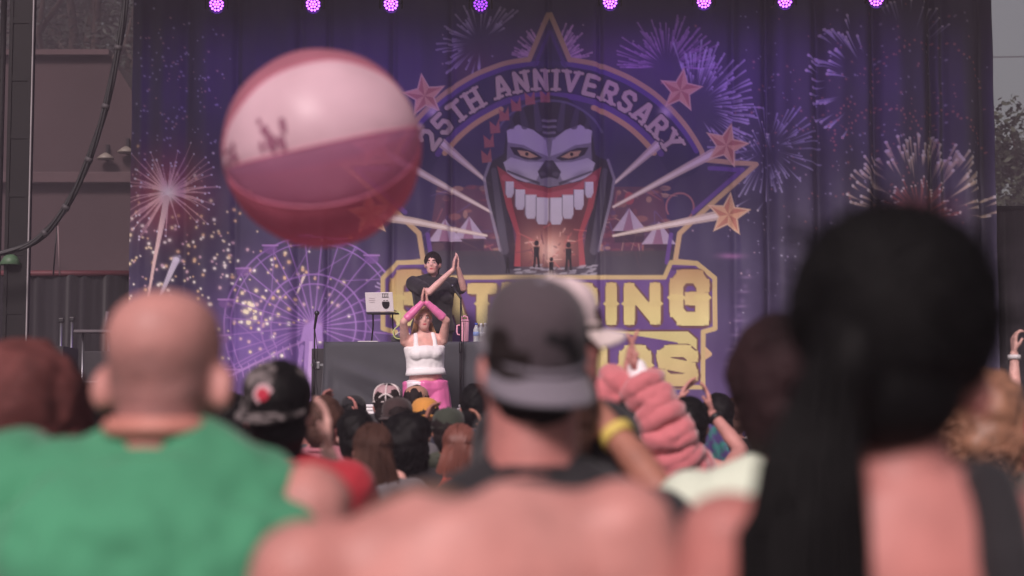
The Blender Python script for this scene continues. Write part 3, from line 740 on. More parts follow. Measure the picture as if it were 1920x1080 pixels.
pole_stand(115, 604, 18.3, 1, 'chrome pole stand by the side curtain, on the steel tower side'); pole_stand(135, 602, 18.3, 1, 'chrome pole stand by the side curtain, on the backdrop side')
kb = P(180, 622, 18.4)
o = empty('keyboard_stand', (kb.x, 18.4, STZ), label='small folding stand with a tray by the side curtain', cat='stand')
bm = bmesh.new(); box(bm, (0, 0, kb.z - STZ), (.42, .25, .03), bev=.005); bm_obj('tray', bm, mat('tray_grey', (96, 90, 94), .5), o)
for s in (-1, 1):
    bm = bmesh.new(); tube(bm, [(s * .14, 0, 0.01), (s * .14, 0, kb.z - STZ - .01)], .014, 6); bm_obj('leg', bm, steel, o, smooth=True)
bm = bmesh.new(); tube(bm, [(.1, 0, kb.z - STZ + .01), (.12, 0, kb.z - STZ + .22)], .02, 8); bm_obj('gooseneck', bm, mat('tray_grey', (96, 90, 94)), o, smooth=True)
# hanging cable bundle
pts = []
ctrl = [(238, -60), (236, 0), (222, 90), (198, 200), (170, 290), (140, 360), (105, 415), (60, 455), (0, 474), (-60, 478)]
cp_ = [P(a_, b_, 14.6) for a_, b_ in ctrl]
def catmull(c, k=8):
    out = []
    for i in range(len(c) - 1):
        p0, p1, p2, p3 = c[max(i - 1, 0)], c[i], c[i + 1], c[min(i + 2, len(c) - 1)]
        for j in range(k):
            t = j / k; out.append(0.5 * ((2 * p1) + (p2 - p0) * t + (2 * p0 - 5 * p1 + 4 * p2 - p3) * t * t + (3 * p1 - p0 - 3 * p2 + p3) * t ** 3))
    return out + [c[-1]]
cc = catmull(cp_)
o = empty('cable_bundle', cc[-1], label='thick black cable bundle hanging in a curve by the steel tower', cat='cable')
for k in range(4):
    bm = bmesh.new(); off = [Vector((.016 * math.cos(k * 1.57 + i * .15), .016 * math.sin(k * 1.57 + i * .15), .012 * math.sin(k + i * .15))) for i in range(len(cc))]
    tube(bm, [c - cc[-1] + f for c, f in zip(cc, off)], .015, 6); bm_obj('cable', bm, plastic_black, o, smooth=True)
for i in (16, 24, 33, 44, 52):
    bm = bmesh.new(); d = (cc[i + 1] - cc[i]).normalized() * .02; tube(bm, [cc[i] - cc[-1] - d, cc[i] - cc[-1] + d], .036, 8); bm_obj('tie_wrap', bm, mat('tape', (70, 66, 70), .6), o, smooth=True)
t0 = P(108, 418, 14.6)
o = empty('strap', t0, label='thin double strap dangling from the cable bundle', cat='strap')
for s in (-1, 1):
    bm = bmesh.new(); tube(bm, [(0.0, 0, 0), (s * .015, 0, -.2), (s * .028, 0, -.45)], .007, 5); bm_obj('webbing', bm, plastic_black if s < 0 else mat('strap_grey', (126, 108, 112), .8), o, smooth=True)
gp = P(20, 490, 15.0)
o = empty('work_lamp', gp, label='small green hooded lamp clamped to the steel tower', cat='lamp')
bm = bmesh.new(); lathe(bm, [(.03, .06), (.06, .04), (.1, -.03), (.09, -.035), (.0, -.02)], 16); bm_obj('hood', bm, mat('hood_green', (70, 98, 72), .5), o, smooth=True)
bm = bmesh.new(); tube(bm, [(0, 0, .06), (0.02, 0, .12), (.09, .02, .12)], .012, 6); bm_obj('arm', bm, black_metal, o, smooth=True)
pl = P(3, 200, 16.4)
o = empty('scaffold_pole', (pl.x, 16.4, STZ), label='thin dark scaffold pole standing behind the steel tower', cat='pole')
bm = bmesh.new(); tube(bm, [(0, 0, 0), (0, 0, 6.4)], .03, 8); bm_obj('tube', bm, black_metal, o, smooth=True)
bm = bmesh.new(); box(bm, (0, 0, .01), (.16, .16, .02)); bm_obj('foot', bm, black_metal, o)

# ---------------------------------------------------------------- trees
leafm = mat('leaf_dark', (52, 58, 44), .7, var=.35, vscale=3)
needm = mat('needle_dark', (44, 50, 44), .7, var=.35, vscale=3)
barkm = mat('bark', (66, 54, 48), .9, bump=.5, bscale=20)
def tree(x, y, H, crown, label, seed, pine=False, nclump=60, leaves=60, name='tree'):
    r = random.Random(seed); o = empty(name, (x, y, 0), label=label, cat='tree')
    bm = bmesh.new(); tips = []
    th = H * (.62 if pine else .45)
    tp = [Vector((0, 0, 0)) + Vector((r.uniform(-.15, .15) * k, r.uniform(-.15, .15) * k, th * k / 5)) for k in range(6)]
    tube(bm, tp, .028 * H, 8, [1, .85, .75, .65, .55, .45])
    for k in range(12 if pine else 10):
        st_ = tp[3 if pine else 2].lerp(tp[5], r.random()); a = r.uniform(0, 6.28)
        rr = crown * r.uniform(.55, 1.0); zz = H * r.uniform(.62, .95) if not pine else H * r.uniform(.72, .97)
        e = Vector((rr * math.cos(a), rr * math.sin(a), zz))
        m1 = st_.lerp(e, .4) + Vector((0, 0, r.uniform(-.2, .6))); m2 = st_.lerp(e, .75) + Vector((r.uniform(-.4, .4), r.uniform(-.4, .4), r.uniform(0, .5)))
        tube(bm, [st_, m1, m2, e], .010 * H, 6, [1, .7, .45, .2]); tips += [m2, e, m1.lerp(m2, .5)]
        for q in range(3):
            f = m1.lerp(e, r.random()) + Vector((r.uniform(-1, 1), r.uniform(-1, 1), r.uniform(-.2, .9))) * crown * .35
            tube(bm, [m2, m2.lerp(f, .5) + Vector((0, 0, .1)), f], .005 * H, 5, [1, .6, .3]); tips.append(f)
    bm_obj('trunk', bm, barkm, o, smooth=True)
    vs, fs = [], []
    for k in range(nclump):
        c = tips[k % len(tips)] + Vector((r.gauss(0, .3), r.gauss(0, .3), r.gauss(0, .18))) * crown * .3
        cr = crown * r.uniform(.12, .26)
        for q in range(leaves):
            d = Vector((r.gauss(0, 1), r.gauss(0, 1), r.gauss(0, .55 if pine else .8))); d = d.normalized() * cr * r.random() ** .4
            p = c + d; s = (.10 if pine else .085) * r.uniform(.6, 1.3)
            u = Vector((r.gauss(0, 1), r.gauss(0, 1), r.gauss(0, .6))).normalized(); v = u.cross(Vector((r.gauss(0, 1), r.gauss(0, 1), r.gauss(0, 1)))).normalized()
            w = .25 if pine else .6
            b0 = len(vs); vs += [p - u * s, p + v * s * w, p + u * s, p - v * s * w]; fs.append((b0, b0 + 1, b0 + 2, b0 + 3))
    me = bpy.data.meshes.new('crown'); me.from_pydata([tuple(v) for v in vs], [], fs); link_mesh('crown', me, needm if pine else leafm, o, smooth=False, kind='stuff')
tp_ = P(130, 40, 44); tree(tp_.x, 44, 16.5, 4.2, 'tall dark umbrella pine rising behind the brown building', 3, True, 260, 80, 'pine_tree')
tp_ = P(262, 140, 42); tree(tp_.x, 42, 12.5, 3.0, 'smaller dark pine behind the gable end of the building', 5, True, 180, 80, 'pine_tree')
tp_ = P(20, 40, 50); tree(tp_.x, 50, 17.5, 4.0, 'dark pine partly hidden by the steel tower', 9, True, 200, 80, 'pine_tree')
tp_ = P(1925, 300, 40); tree(tp_.x, 40, 8.9, 2.9, 'dark leafy tree beside the backdrop under open sky', 11, False, 220, 90, 'leafy_tree')
tp_ = P(1850, 300, 46); tree(tp_.x, 46, 8.2, 3.0, 'dark leafy tree half hidden by the edge of the backdrop', 13, False, 180, 90, 'leafy_tree')
o = empty('power_line', P(1800, 108, 60), label='thin power line crossing the sky beside the backdrop', cat='cable')
bm = bmesh.new(); p0 = P(1800, 108, 60); tube(bm, [Vector((0, 0, 0)), P(2100, 104, 60) - p0], .02, 5); bm_obj('wire', bm, plastic_black, o)

# ---------------------------------------------------------------- performers' table and gear
TY = 17.1; TZ0 = P(900, 641, TY).z
x0, x1 = P(607, 640, TY).x, P(1085, 640, TY).x; tcx = (x0 + x1) / 2; tw = x1 - x0
tb = empty('folding_table', (tcx, TY + .36, RISZ), label='long folding table hidden under a charcoal cloth', cat='table')
th_ = TZ0 - RISZ
bm = bmesh.new(); box(bm, (0, 0, th_ - .03), (tw - .03, .68, .04), bev=.005); bm_obj('tabletop', bm, mat('table_grey', (150, 148, 146), .6), tb)
for s in (-1, 1):
    for t in (-1, 1):
        bm = bmesh.new(); tube(bm, [(s * (tw / 2 - .15), t * .26, 0), (s * (tw / 2 - .15), t * .26, th_ - .05)], .016, 6); bm_obj('leg', bm, black_metal, tb, smooth=True)
# cloth: top sheet and a skirt with folds
clothm = mat('charcoal_cloth', (64, 66, 72), .75, var=.06, bump=.06, bscale=300, sheen=.15)
bm = bmesh.new(); per = []
hx, hy = tw / 2, .36
m = 90
for k in range(m): per.append((-hx + 2 * hx * k / m, -hy, 0, -1))
for k in range(30): per.append((hx, -hy + 2 * hy * k / 30, 1, 0))
for k in range(m): per.append((hx - 2 * hx * k / m, hy, 0, 1))
for k in range(30): per.append((-hx, hy - 2 * hy * k / 30, -1, 0))
rr_ = []
NR = 26
for j in range(NR + 1):
    v = j / NR; ring = []
    for k, (x, y, nx, ny) in enumerate(per):
        s_ = k * .0283
        f = .016 * math.sin(s_ * 9 + v) + .010 * math.sin(s_ * 17 + 1) + .03 * math.sin(s_ * 3.1 + v * 2.0)
        # drag folds running from the left corner
        dx = (x + hx); dg = 3.2 * .03 * math.exp(-((v - .25 - dx * .55) / .10) ** 2) + .03 * math.exp(-((v - .55 - dx * 1.1) / .09) ** 2) + .022 * math.exp(-((v - .05 - dx * .33) / .08) ** 2) - .03 * math.exp(-((v - .42 - dx * .8) / .07) ** 2)
        if ny < 0: f += dg * min(1, max(0, dx * 3)) * max(0, 1 - dx / 1.8)
        if abs(abs(x) - hx) < .12: f += .05 * v * math.sin((k % 15) * 1.3)
        out = (f * v + .03 * v * v + (.0 if v > .04 else -.01 * (1 - v / .04)))
        ring.append(Vector((x + nx * out, y + ny * out, th_ - .001 - v * (th_ - .02) + (.004 if j == 0 else 0))))
    rr_.append(ring)
rings(bm, rr_, cap=False)
c_ = bm.verts.new((0, 0, th_ + .003))
bm.verts.ensure_lookup_table()
n = len(per)
for k in range(n): bm.faces.new((bm.verts[k], bm.verts[(k + 1) % n], c_))
o = bm_obj('tablecloth', bm, clothm, None, smooth=True, label='charcoal cloth draped to the floor over the performers table', cat='tablecloth'); o.location = (tcx, TY + .36, RISZ)

# grey case beside the table
p = P(600, 650, 17.25); road_case(p.x + .02, 17.5, RISZ, .22, .4, p.z - RISZ - .08, 'slim dark equipment case standing beside the table end')
# microphone stands
def mic_stand(px, py, Y, zf, label, boom=None):
    p = P(px, py, Y); h = p.z - zf; o = empty('microphone_stand', (p.x, Y, zf), label=label, cat='microphone stand')
    bm = bmesh.new(); tube(bm, [(0, 0, .03), (0, 0, h * .55)], .012, 8); tube(bm, [(0, 0, h * .5), (0, 0, h - .06)], .008, 8); bm_obj('pole', bm, black_metal, o, smooth=True)
    bm = bmesh.new(); lathe(bm, [(.0, .03), (.12, .025), (.13, .0), (.0, .0)], 24); bm_obj('base', bm, black_metal, o, smooth=True)
    bm = bmesh.new(); lathe(bm, [(.014, h * .5), (.018, h * .52), (.018, h * .58), (.012, h * .6)], 12); bm_obj('clutch', bm, plastic_black, o, smooth=True)
    mcr = boom or (0, -.10, .04)
    d = Vector(mcr).normalized(); base = Vector((0, 0, h - .06))
    bm = bmesh.new(); capsule(bm, base, .012, base + d * .14, .017); mo_ = bm_obj('microphone', bm, plastic_black, o, smooth=True)
    bm = bmesh.new(); ell(bm, base + d * .165, (.026, .026, .026)); bm_obj('grille', bm, mat('mic_grille', (70, 70, 76), .4, .8), mo_, smooth=True)
    bm = bmesh.new(); tube(bm, [base, (.03, .02, h * .7), (.02, -.02, h * .4), (.05, .05, .05), (.3, .2, .012)], .004, 5); bm_obj('cable', bm, plastic_black, o, smooth=True)
mic_stand(590, 604, 16.9, RISZ, 'straight black microphone stand beside the table end', (.02, -.05, .1))
mic_stand(864, 548, 17.02, RISZ, 'black microphone stand in front of the performer in black', (-.06, .05, .09))

def prop(name, px, py, Y, label, cat, group=None): return empty(name, P(px, py, Y), label=label, cat=cat, group=group)
# laptop on its stand
lp = P(718, 585, 17.35)
o = empty('laptop_stand', (lp.x, 17.35, TZ0 + .005), label='thin black stand raising the laptop above the table', cat='stand')
hL = lp.z - TZ0 - .03
for s in (-1, 1):
    bm = bmesh.new(); tube(bm, [(s * .12, .06, 0), (s * .1, .02, hL * .6), (s * .10, -.02, hL)], .009, 6); bm_obj('leg', bm, black_metal, o, smooth=True)
bm = bmesh.new(); box(bm, (0, 0, hL + .004), (.30, .20, .008), Matrix.Rotation(R(4), 3, 'X')); bm_obj('plate', bm, black_metal, o)
o = empty('laptop', (lp.x, 17.35, lp.z - .015), R(-12), label='open laptop with pale lid bearing a dark drawn face decal', cat='laptop')
bm = bmesh.new(); box(bm, (0, .0, .0), (.29, .2, .016), bev=.004); bm_obj('keyboard_base', bm, mat('laptop_dark', (40, 38, 44), .4), o)
lidr = Matrix.Rotation(R(16), 3, 'X')
Lx = Matrix.Translation((0, -.10, .012)) @ lidr.to_4x4()
bm = bmesh.new(); box(bm, (0, 0, .1), (.29, .008, .2), bev=.003); bmesh.ops.transform(bm, matrix=Lx, verts=bm.verts[:]); lid = bm_obj('lid', bm, mat('laptop_white', (232, 224, 228), .35, var=.03), o)
ink = mat('ink', (34, 30, 36), .6)
def decal(fn, nm, m_=ink):
    bm = bmesh.new(); fn(bm); bmesh.ops.transform(bm, matrix=Lx, verts=bm.verts[:]); bm_obj(nm, bm, m_, lid)
def crown_(bm):
    for k in range(4): box(bm, (.04 + k * .018, -.0055, .168), (.006, .003, .03), bev=.001)
    box(bm, (.067, -.0055, .15), (.07, .003, .006)); box(bm, (.067, -.0055, .186), (.07, .003, .004))
decal(crown_, 'crown_mark')
def beard_(bm):
    rings(bm, [[Vector((.067 + r_0 * .040 * math.cos(R(a)), -.0056 - y_, .085 + r_0 * .056 * math.sin(R(a)))) for a in range(160, 381, 20)] for r_0, y_ in ((1, 0), (1, .002), (.62, .002), (.62, 0))], cap=True)
decal(beard_, 'beard_mark')
decal(lambda bm: (box(bm, (.052, -.0055, .115), (.018, .003, .006)), box(bm, (.082, -.0055, .115), (.018, .003, .006)), box(bm, (.067, -.0055, .092), (.008, .003, .014))), 'face_mark')
decal(lambda bm: [box(bm, (-.075, -.0055, .10 + .02 * k), (.07 - .012 * abs(k - 1), .003, .004)) for k in range(3)], 'script_mark', mat('ink_faint', (190, 176, 184), .6))
# controller with knobs, wires
mx_ = P(768, 632, 17.35)
o = empty('dj_controller', (mx_.x, 17.35, TZ0 + .004), label='small mixing controller with knobs on the table', cat='controller')
bm = bmesh.new(); box(bm, (0, 0, .035), (.36, .24, .06), bev=.008); bm_obj('body', bm, mat('controller', (64, 62, 68), .4), o)
for i in range(5):
    for j in range(2):
        bm = bmesh.new(); lathe(bm, [(.012, 0), (.011, .018), (.0, .019)], 10, (-.13 + i * .065, -.06 + j * .1, .065)); bm_obj('knob', bm, steel, o, smooth=True)
def wire(name, pts, r, m_, label):
    c = catmull([Vector(p) for p in pts], 8); o = empty(name, c[0], label=label, cat='cable'); bm = bmesh.new(); tube(bm, [q - c[0] for q in c], r, 6); bm_obj('wire', bm, m_, o, smooth=True)
wire('usb_cable', [P(738, 582, 17.34), P(750, 588, 17.25), P(750, 606, 17.22), P(738, 620, 17.2), P(741, 633, 17.2), P(756, 636, 17.22)], .007, mat('lime_cable', (196, 206, 130), .5), 'lime green cable looping from the laptop to the controller')
wire('audio_cable', [P(742, 628, 17.18), P(752, 622, 17.15), P(768, 626, 17.15), P(758, 637, 17.15), P(780, 636, 17.15), P(796, 630, 17.15)], .006, mat('white_cable', (212, 206, 206), .5), 'white cable coiled on the table by the controller')
sh = P(690, 638, 17.2); o = empty('paper_sheet', (sh.x, 17.3, TZ0 + .004), label='white paper sheet lying on the table below the laptop', cat='paper')
bm = bmesh.new(); box(bm, (0, 0, .004), (.2, .28, .008)); bm_obj('sheet', bm, mat('paper', (226, 222, 224), .8), o)
# pink tumbler
tb_ = P(871, 641, 17.18); o = empty('tumbler', (tb_.x, 17.18, TZ0 + .004), R(180), label='tall pink insulated tumbler with handle on the table', cat='tumbler')
pk = mat('tumbler_pink', (246, 178, 200), .35, var=.04)
bm = bmesh.new(); lathe(bm, [(.0, .0), (.036, .0), (.04, .01), (.046, .19), (.044, .2), (.0, .2)], 24); bm_obj('cup', bm, pk, o, smooth=True)
bm = bmesh.new(); lathe(bm, [(.046, .2), (.047, .215), (.04, .225), (.0, .228)], 24); l_ = bm_obj('lid', bm, pk, o, smooth=True)
bm = bmesh.new(); tube(bm, [(-.03, 0, .22), (-.028, 0, .25), (0, 0, .262), (.028, 0, .25), (.03, 0, .22)], .008, 8); bm_obj('carry_loop', bm, pk, l_, smooth=True)
bm = bmesh.new(); tube(bm, [(.045, 0, .17), (.075, 0, .165), (.078, 0, .1), (.07, 0, .075), (.042, 0, .07)], .008, 8); bm_obj('handle', bm, pk, o, smooth=True)
# water bottles
pet = bpy.data.materials.new('clear_bottle'); pet.use_nodes = True
_n = pet.node_tree.nodes; _b = _n['Principled BSDF']; _b.inputs['Base Color'].default_value = (.82, .88, .92, 1); _b.inputs['Roughness'].default_value = .15; _b.inputs['Transmission Weight'].default_value = .55; _b.inputs['IOR'].default_value = 1.2
for k, (px, lab) in enumerate(((893, 'clear water bottle with blue cap next to the pink tumbler'), (902, 'clear water bottle with white cap, middle of three on the table'), (910, 'clear water bottle with white cap, last of three on the table'))):
    b_ = P(px, 641, 17.2 + .04 * (k % 2)); o = empty('water_bottle', (b_.x, 17.2 + .05 * (k % 2), TZ0 + .004), label=lab, cat='bottle', group='water bottles on the table')
    bm = bmesh.new(); lathe(bm, [(.0, 0), (.028, 0), (.03, .01), (.028, .04), (.031, .05), (.028, .09), (.031, .11), (.028, .13), (.013, .165), (.013, .175), (.0, .175)], 18); bm_obj('body', bm, pet, o, smooth=True)
    bm = bmesh.new(); lathe(bm, [(.0305, .06), (.0325, .061), (.0325, .1), (.0305, .101)], 18); bm_obj('label_band', bm, mat('band_blue' if k == 0 else 'band_pale', (120, 150, 210) if k == 0 else (222, 226, 232), .5), o, smooth=True)
    bm = bmesh.new(); lathe(bm, [(.0, .172), (.016, .172), (.016, .19), (.0, .191)], 14); bm_obj('cap', bm, mat('cap_blue', (60, 90, 190), .4) if k == 0 else mat('cap_white', (236, 236, 238), .4), o, smooth=True)
# white towels folded on the platform edge
for px, w_, lab in ((686, .16, 'folded white towel on the platform edge below the cloth'), (872, .2, 'folded white towel on the platform edge near the round fan')):
    t_ = P(px, 766, 16.72); o = empty('towel', (t_.x, 16.85, RISZ), label=lab, cat='towel'); bm = bmesh.new()
    for k in range(3):
        box(bm, (0.01 * k, 0, .018 + k * .034), (w_ - .01 * k, .14, .032), Matrix.Rotation(R(3 * k - 3), 3, 'Z'), bev=.012)
    bm_obj('folds', fuse and bm, mat('towel_white', (238, 234, 236), .9, var=.03, bump=.3, bscale=120), o, smooth=True)
# round fan on the stage
fc = P(872, 792, 16.0); o = empty('floor_fan', (fc.x, 16.0, STZ), label='small round wire fan on a stand in front of the platform', cat='fan')
fz = fc.z - STZ
cage = mat('cage_grey', (132, 122, 124), .4, .6)
for dy in (-.05, .05):
    bm = bmesh.new()
    for rr0 in (.03, .065, .1, .13): tube(bm, [(rr0 * math.cos(2 * math.pi * k / 24), dy * (1 if rr0 < .12 else .4), fz + rr0 * math.sin(2 * math.pi * k / 24)) for k in range(25)], .0035 if rr0 < .12 else .007, 5)
    for k in range(12): a = R(30 * k); tube(bm, [(.03 * math.cos(a), dy, fz + .03 * math.sin(a)), (.13 * math.cos(a), dy * .4, fz + .13 * math.sin(a))], .003, 4)
    bm_obj('guard', bm, cage, o, smooth=True, kind='stuff')
for k in range(4):
    a = R(90 * k + 20); bm = bmesh.new(); d = Vector((math.cos(a), 0, math.sin(a))); t_ = Vector((-math.sin(a), .25, math.cos(a)))
    c0 = Vector((0, 0, fz)); vs = [bm.verts.new(c0 + d * u + t_ * v) for u, v in ((.02, -.01), (.11, -.03), (.115, .03), (.02, .015))]; bm.faces.new(vs); bmesh.ops.solidify(bm, geom=bm.faces[:], thickness=.003); bm_obj('blade', bm, mat('blade', (90, 84, 88), .5), o)
bm = bmesh.new(); ell(bm, (0, .02, fz), (.03, .05, .03)); bm_obj('motor', bm, plastic_black, o, smooth=True)
bm = bmesh.new(); tube(bm, [(0, .03, 0.02), (0, .03, fz - .03)], .014, 8); bm_obj('pole', bm, black_metal, o, smooth=True)
bm = bmesh.new(); lathe(bm, [(.0, .03), (.13, .02), (.14, .0), (.0, .0)], 24); bm_obj('base', bm, black_metal, o, smooth=True)

# ---------------------------------------------------------------- the big inflatable ball in the air
bc = P(604, 279, 4.2); BR = 188 / F * 4.2
ball = empty('beach_ball', bc, label='big pink translucent beach ball flying above the crowd', cat='beach ball')
def vinyl(name, rgb, alpha, rough=.42):
    m = bpy.data.materials.new(name); m.use_nodes = True; n = m.node_tree.nodes; l = m.node_tree.links; n.clear()
    out = n.new('ShaderNodeOutputMaterial'); pb = n.new('ShaderNodeBsdfPrincipled'); tl = n.new('ShaderNodeBsdfTranslucent'); tp = n.new('ShaderNodeBsdfTransparent'); m1 = n.new('ShaderNodeMixShader'); m2 = n.new('ShaderNodeMixShader')
    c = lin(rgb) + (1,)
    tc = n.new('ShaderNodeTexCoord'); nz = n.new('ShaderNodeTexNoise'); nz.inputs['Scale'].default_value = 5; nz.inputs['Detail'].default_value = 5; l.new(tc.outputs['Object'], nz.inputs['Vector'])
    rp = n.new('ShaderNodeValToRGB'); rp.color_ramp.elements[0].position = .3; rp.color_ramp.elements[1].position = .7
    rp.color_ramp.elements[0].color = tuple(v * .86 for v in c[:3]) + (1,); rp.color_ramp.elements[1].color = tuple(min(1, v * 1.1) for v in c[:3]) + (1,); l.new(nz.outputs['Fac'], rp.inputs[0])
    bp = n.new('ShaderNodeBump'); bp.inputs['Strength'].default_value = .12; bp.inputs['Distance'].default_value = .02; l.new(nz.outputs['Fac'], bp.inputs['Height']); l.new(bp.outputs[0], pb.inputs['Normal'])
    l.new(rp.outputs[0], pb.inputs['Base Color']); l.new(rp.outputs[0], tl.inputs['Color']); pb.inputs['Roughness'].default_value = rough; pb.inputs['Specular IOR Level'].default_value = .5
    tp.inputs['Color'].default_value = tuple(min(1, .45 + .55 * v) for v in c[:3]) + (1,)
    m1.inputs[0].default_value = .35; l.new(pb.outputs[0], m1.inputs[1]); l.new(tl.outputs[0], m1.inputs[2])
    m2.inputs[0].default_value = 1 - alpha; l.new(m1.outputs[0], m2.inputs[1]); l.new(tp.outputs[0], m2.inputs[2]); l.new(m2.outputs[0], out.inputs[0])
    return m
v_white = vinyl('vinyl_white', (248, 210, 222), .90); v_pink = vinyl('vinyl_pink', (232, 156, 174), .52); v_clear = vinyl('vinyl_clear', (216, 150, 184), .45); v_red = vinyl('vinyl_red', (222, 126, 146), .60)
# gores run round a nearly horizontal axis
axq = Matrix.Rotation(R(-14), 3, 'Y') @ Matrix.Rotation(R(10), 3, 'Z')
def gore(a0, a1, m_, nm='panel', r=BR, lo=8, hi=172):
    bm = bmesh.new(); n, k = 28, 16; vs = []
    for i in range(n + 1):
        t = R(lo + (hi - lo) * i / n); row = []
        for j in range(k + 1):
            a = R(a0 + (a1 - a0) * j / k); s = j / k
            rr0 = r * (1 - .012 * (1 - math.sin(math.pi * s)) ** 3) * (1 + .004 * math.sin(9 * t + 5 * a))
            row.append(bm.verts.new(axq @ Vector((-math.cos(t) * rr0, -math.cos(a) * math.sin(t) * rr0, math.sin(a) * math.sin(t) * rr0))))
        vs.append(row)
    for i in range(n):
        for j in range(k): bm.faces.new((vs[i][j], vs[i][j + 1], vs[i + 1][j + 1], vs[i + 1][j]))
    return bm_obj(nm, bm, m_, ball, smooth=True)
# angle 0 faces the camera, 90 is up
gore(-8, 48, v_white); gore(48, 118, v_pink); gore(118, 180, v_clear); gore(180, 240, v_pink); gore(240, 316, v_red); gore(316, 352, v_clear)
for s in (-1, 1):
    bm = bmesh.new(); n = 24
    ctr = axq @ Vector((s * BR * .985, 0, 0)); ring = [axq @ Vector((s * BR * math.cos(R(9)), BR * .16 * math.cos(2 * math.pi * k / n), BR * .16 * math.sin(2 * math.pi * k / n))) for k in range(n)]
    c0 = bm.verts.new(ctr * 1.02); rv = [bm.verts.new(p) for p in ring]
    for k in range(n): bm.faces.new((c0, rv[k], rv[(k + 1) % n]))
    cap_ = bm_obj('end_cap', bm, v_white if s > 0 else v_pink, ball, smooth=True)
    if s > 0:
        bm = bmesh.new(); capsule(bm, ctr, .008, ctr * 1.035, .007); bm_obj('valve', bm, v_white, cap_, smooth=True)
for a_ in (-8, 48, 118, 180, 240, 316):        # welded seams
    bm = bmesh.new(); tube(bm, [axq @ Vector((-math.cos(R(t)), -math.cos(R(a_)) * math.sin(R(t)), math.sin(R(a_)) * math.sin(R(t)))) * (BR * .992) for t in range(8, 173, 6)], .0022, 5); bm_obj('seam', bm, mat('seam_pink', (206, 120, 146), .4), ball, smooth=True)
# smudged dark print on the panels
def smudge(cen, du, dv, seed):
    r = random.Random(seed); bm = bmesh.new()
    for k in range(9):
        a = cen[0] + r.gauss(0, du); t = cen[1] + r.gauss(0, dv); w = r.uniform(1.2, 3.0); h = r.uniform(2.5, 6)
        vs = []
        for q in range(10):
            th2 = 2 * math.pi * q / 10; aa = R(a + h * math.sin(th2) * (1 + .3 * r.random())); tt = R(t + w * math.cos(th2) * (1 + .3 * r.random()))
            vs.append(bm.verts.new(axq @ (Vector((-math.cos(tt), -math.cos(aa) * math.sin(tt), math.sin(aa) * math.sin(tt))) * (BR * 1.003 + .0003 * k))))
        bm.faces.new(vs)
    bm_obj('print', bm, mat('ball_print', (138, 84, 108), .6), ball, smooth=True, kind='stuff')
smudge((6, 56), 5, 5, 2); smudge((8, 22), 6, 4, 5)
#@@PART3@@
# ================================================================== PEOPLE
SKIN = {'pink': lin((188, 134, 127)), 'pale': lin((220, 174, 164)), 'tan': lin((160, 110, 94)), 'red': lin((180, 120, 114))}
skin_mat = attr_mat('skin', 0.5, 0.18, 120, 0.35, 0.16, 16)
_n, _l = skin_mat.node_tree.nodes, skin_mat.node_tree.links       # blotches of flushed skin and small moles
_b = _n['Principled BSDF']; src = _b.inputs['Base Color'].links[0].from_socket
_tc = _n.new('ShaderNodeTexCoord'); _z = _n.new('ShaderNodeTexNoise'); _z.inputs['Scale'].default_value = 4.5; _z.inputs['Detail'].default_value = 3; _l.new(_tc.outputs['Object'], _z.inputs['Vector'])
_mr = _n.new('ShaderNodeMapRange'); _mr.inputs[1].default_value = .42; _mr.inputs[2].default_value = .68; _mr.inputs[4].default_value = .55; _l.new(_z.outputs['Fac'], _mr.inputs[0])
_mx = _n.new('ShaderNodeMix'); _mx.data_type = 'RGBA'; _mx.blend_type = 'MULTIPLY'; _l.new(_mr.outputs[0], _mx.inputs['Factor']); _l.new(src, _mx.inputs['A']); _mx.inputs['B'].default_value = (.92, .66, .62, 1)
_v = _n.new('ShaderNodeTexVoronoi'); _v.inputs['Scale'].default_value = 26; _l.new(_tc.outputs['Object'], _v.inputs['Vector'])
_m2 = _n.new('ShaderNodeMapRange'); _m2.inputs[1].default_value = .05; _m2.inputs[2].default_value = .10; _m2.inputs[3].default_value = .5; _m2.inputs[4].default_value = 0.0; _l.new(_v.outputs['Distance'], _m2.inputs[0])
_m3 = _n.new('ShaderNodeMix'); _m3.data_type = 'RGBA'; _m3.blend_type = 'MULTIPLY'; _l.new(_m2.outputs[0], _m3.inputs['Factor']); _l.new(_mx.outputs['Result'], _m3.inputs['A']); _m3.inputs['B'].default_value = (.5, .32, .28, 1)
_l.new(_m3.outputs['Result'], _b.inputs['Base Color'])
def bmat(name, rgb, **k):
    d = dict(rough=.85, var=.10, vscale=7, bump=.35, bscale=22, sheen=.15); d.update(k); return mat(name, rgb, **d)
HZ = 1.632            # head centre height of a 1.75 m figure
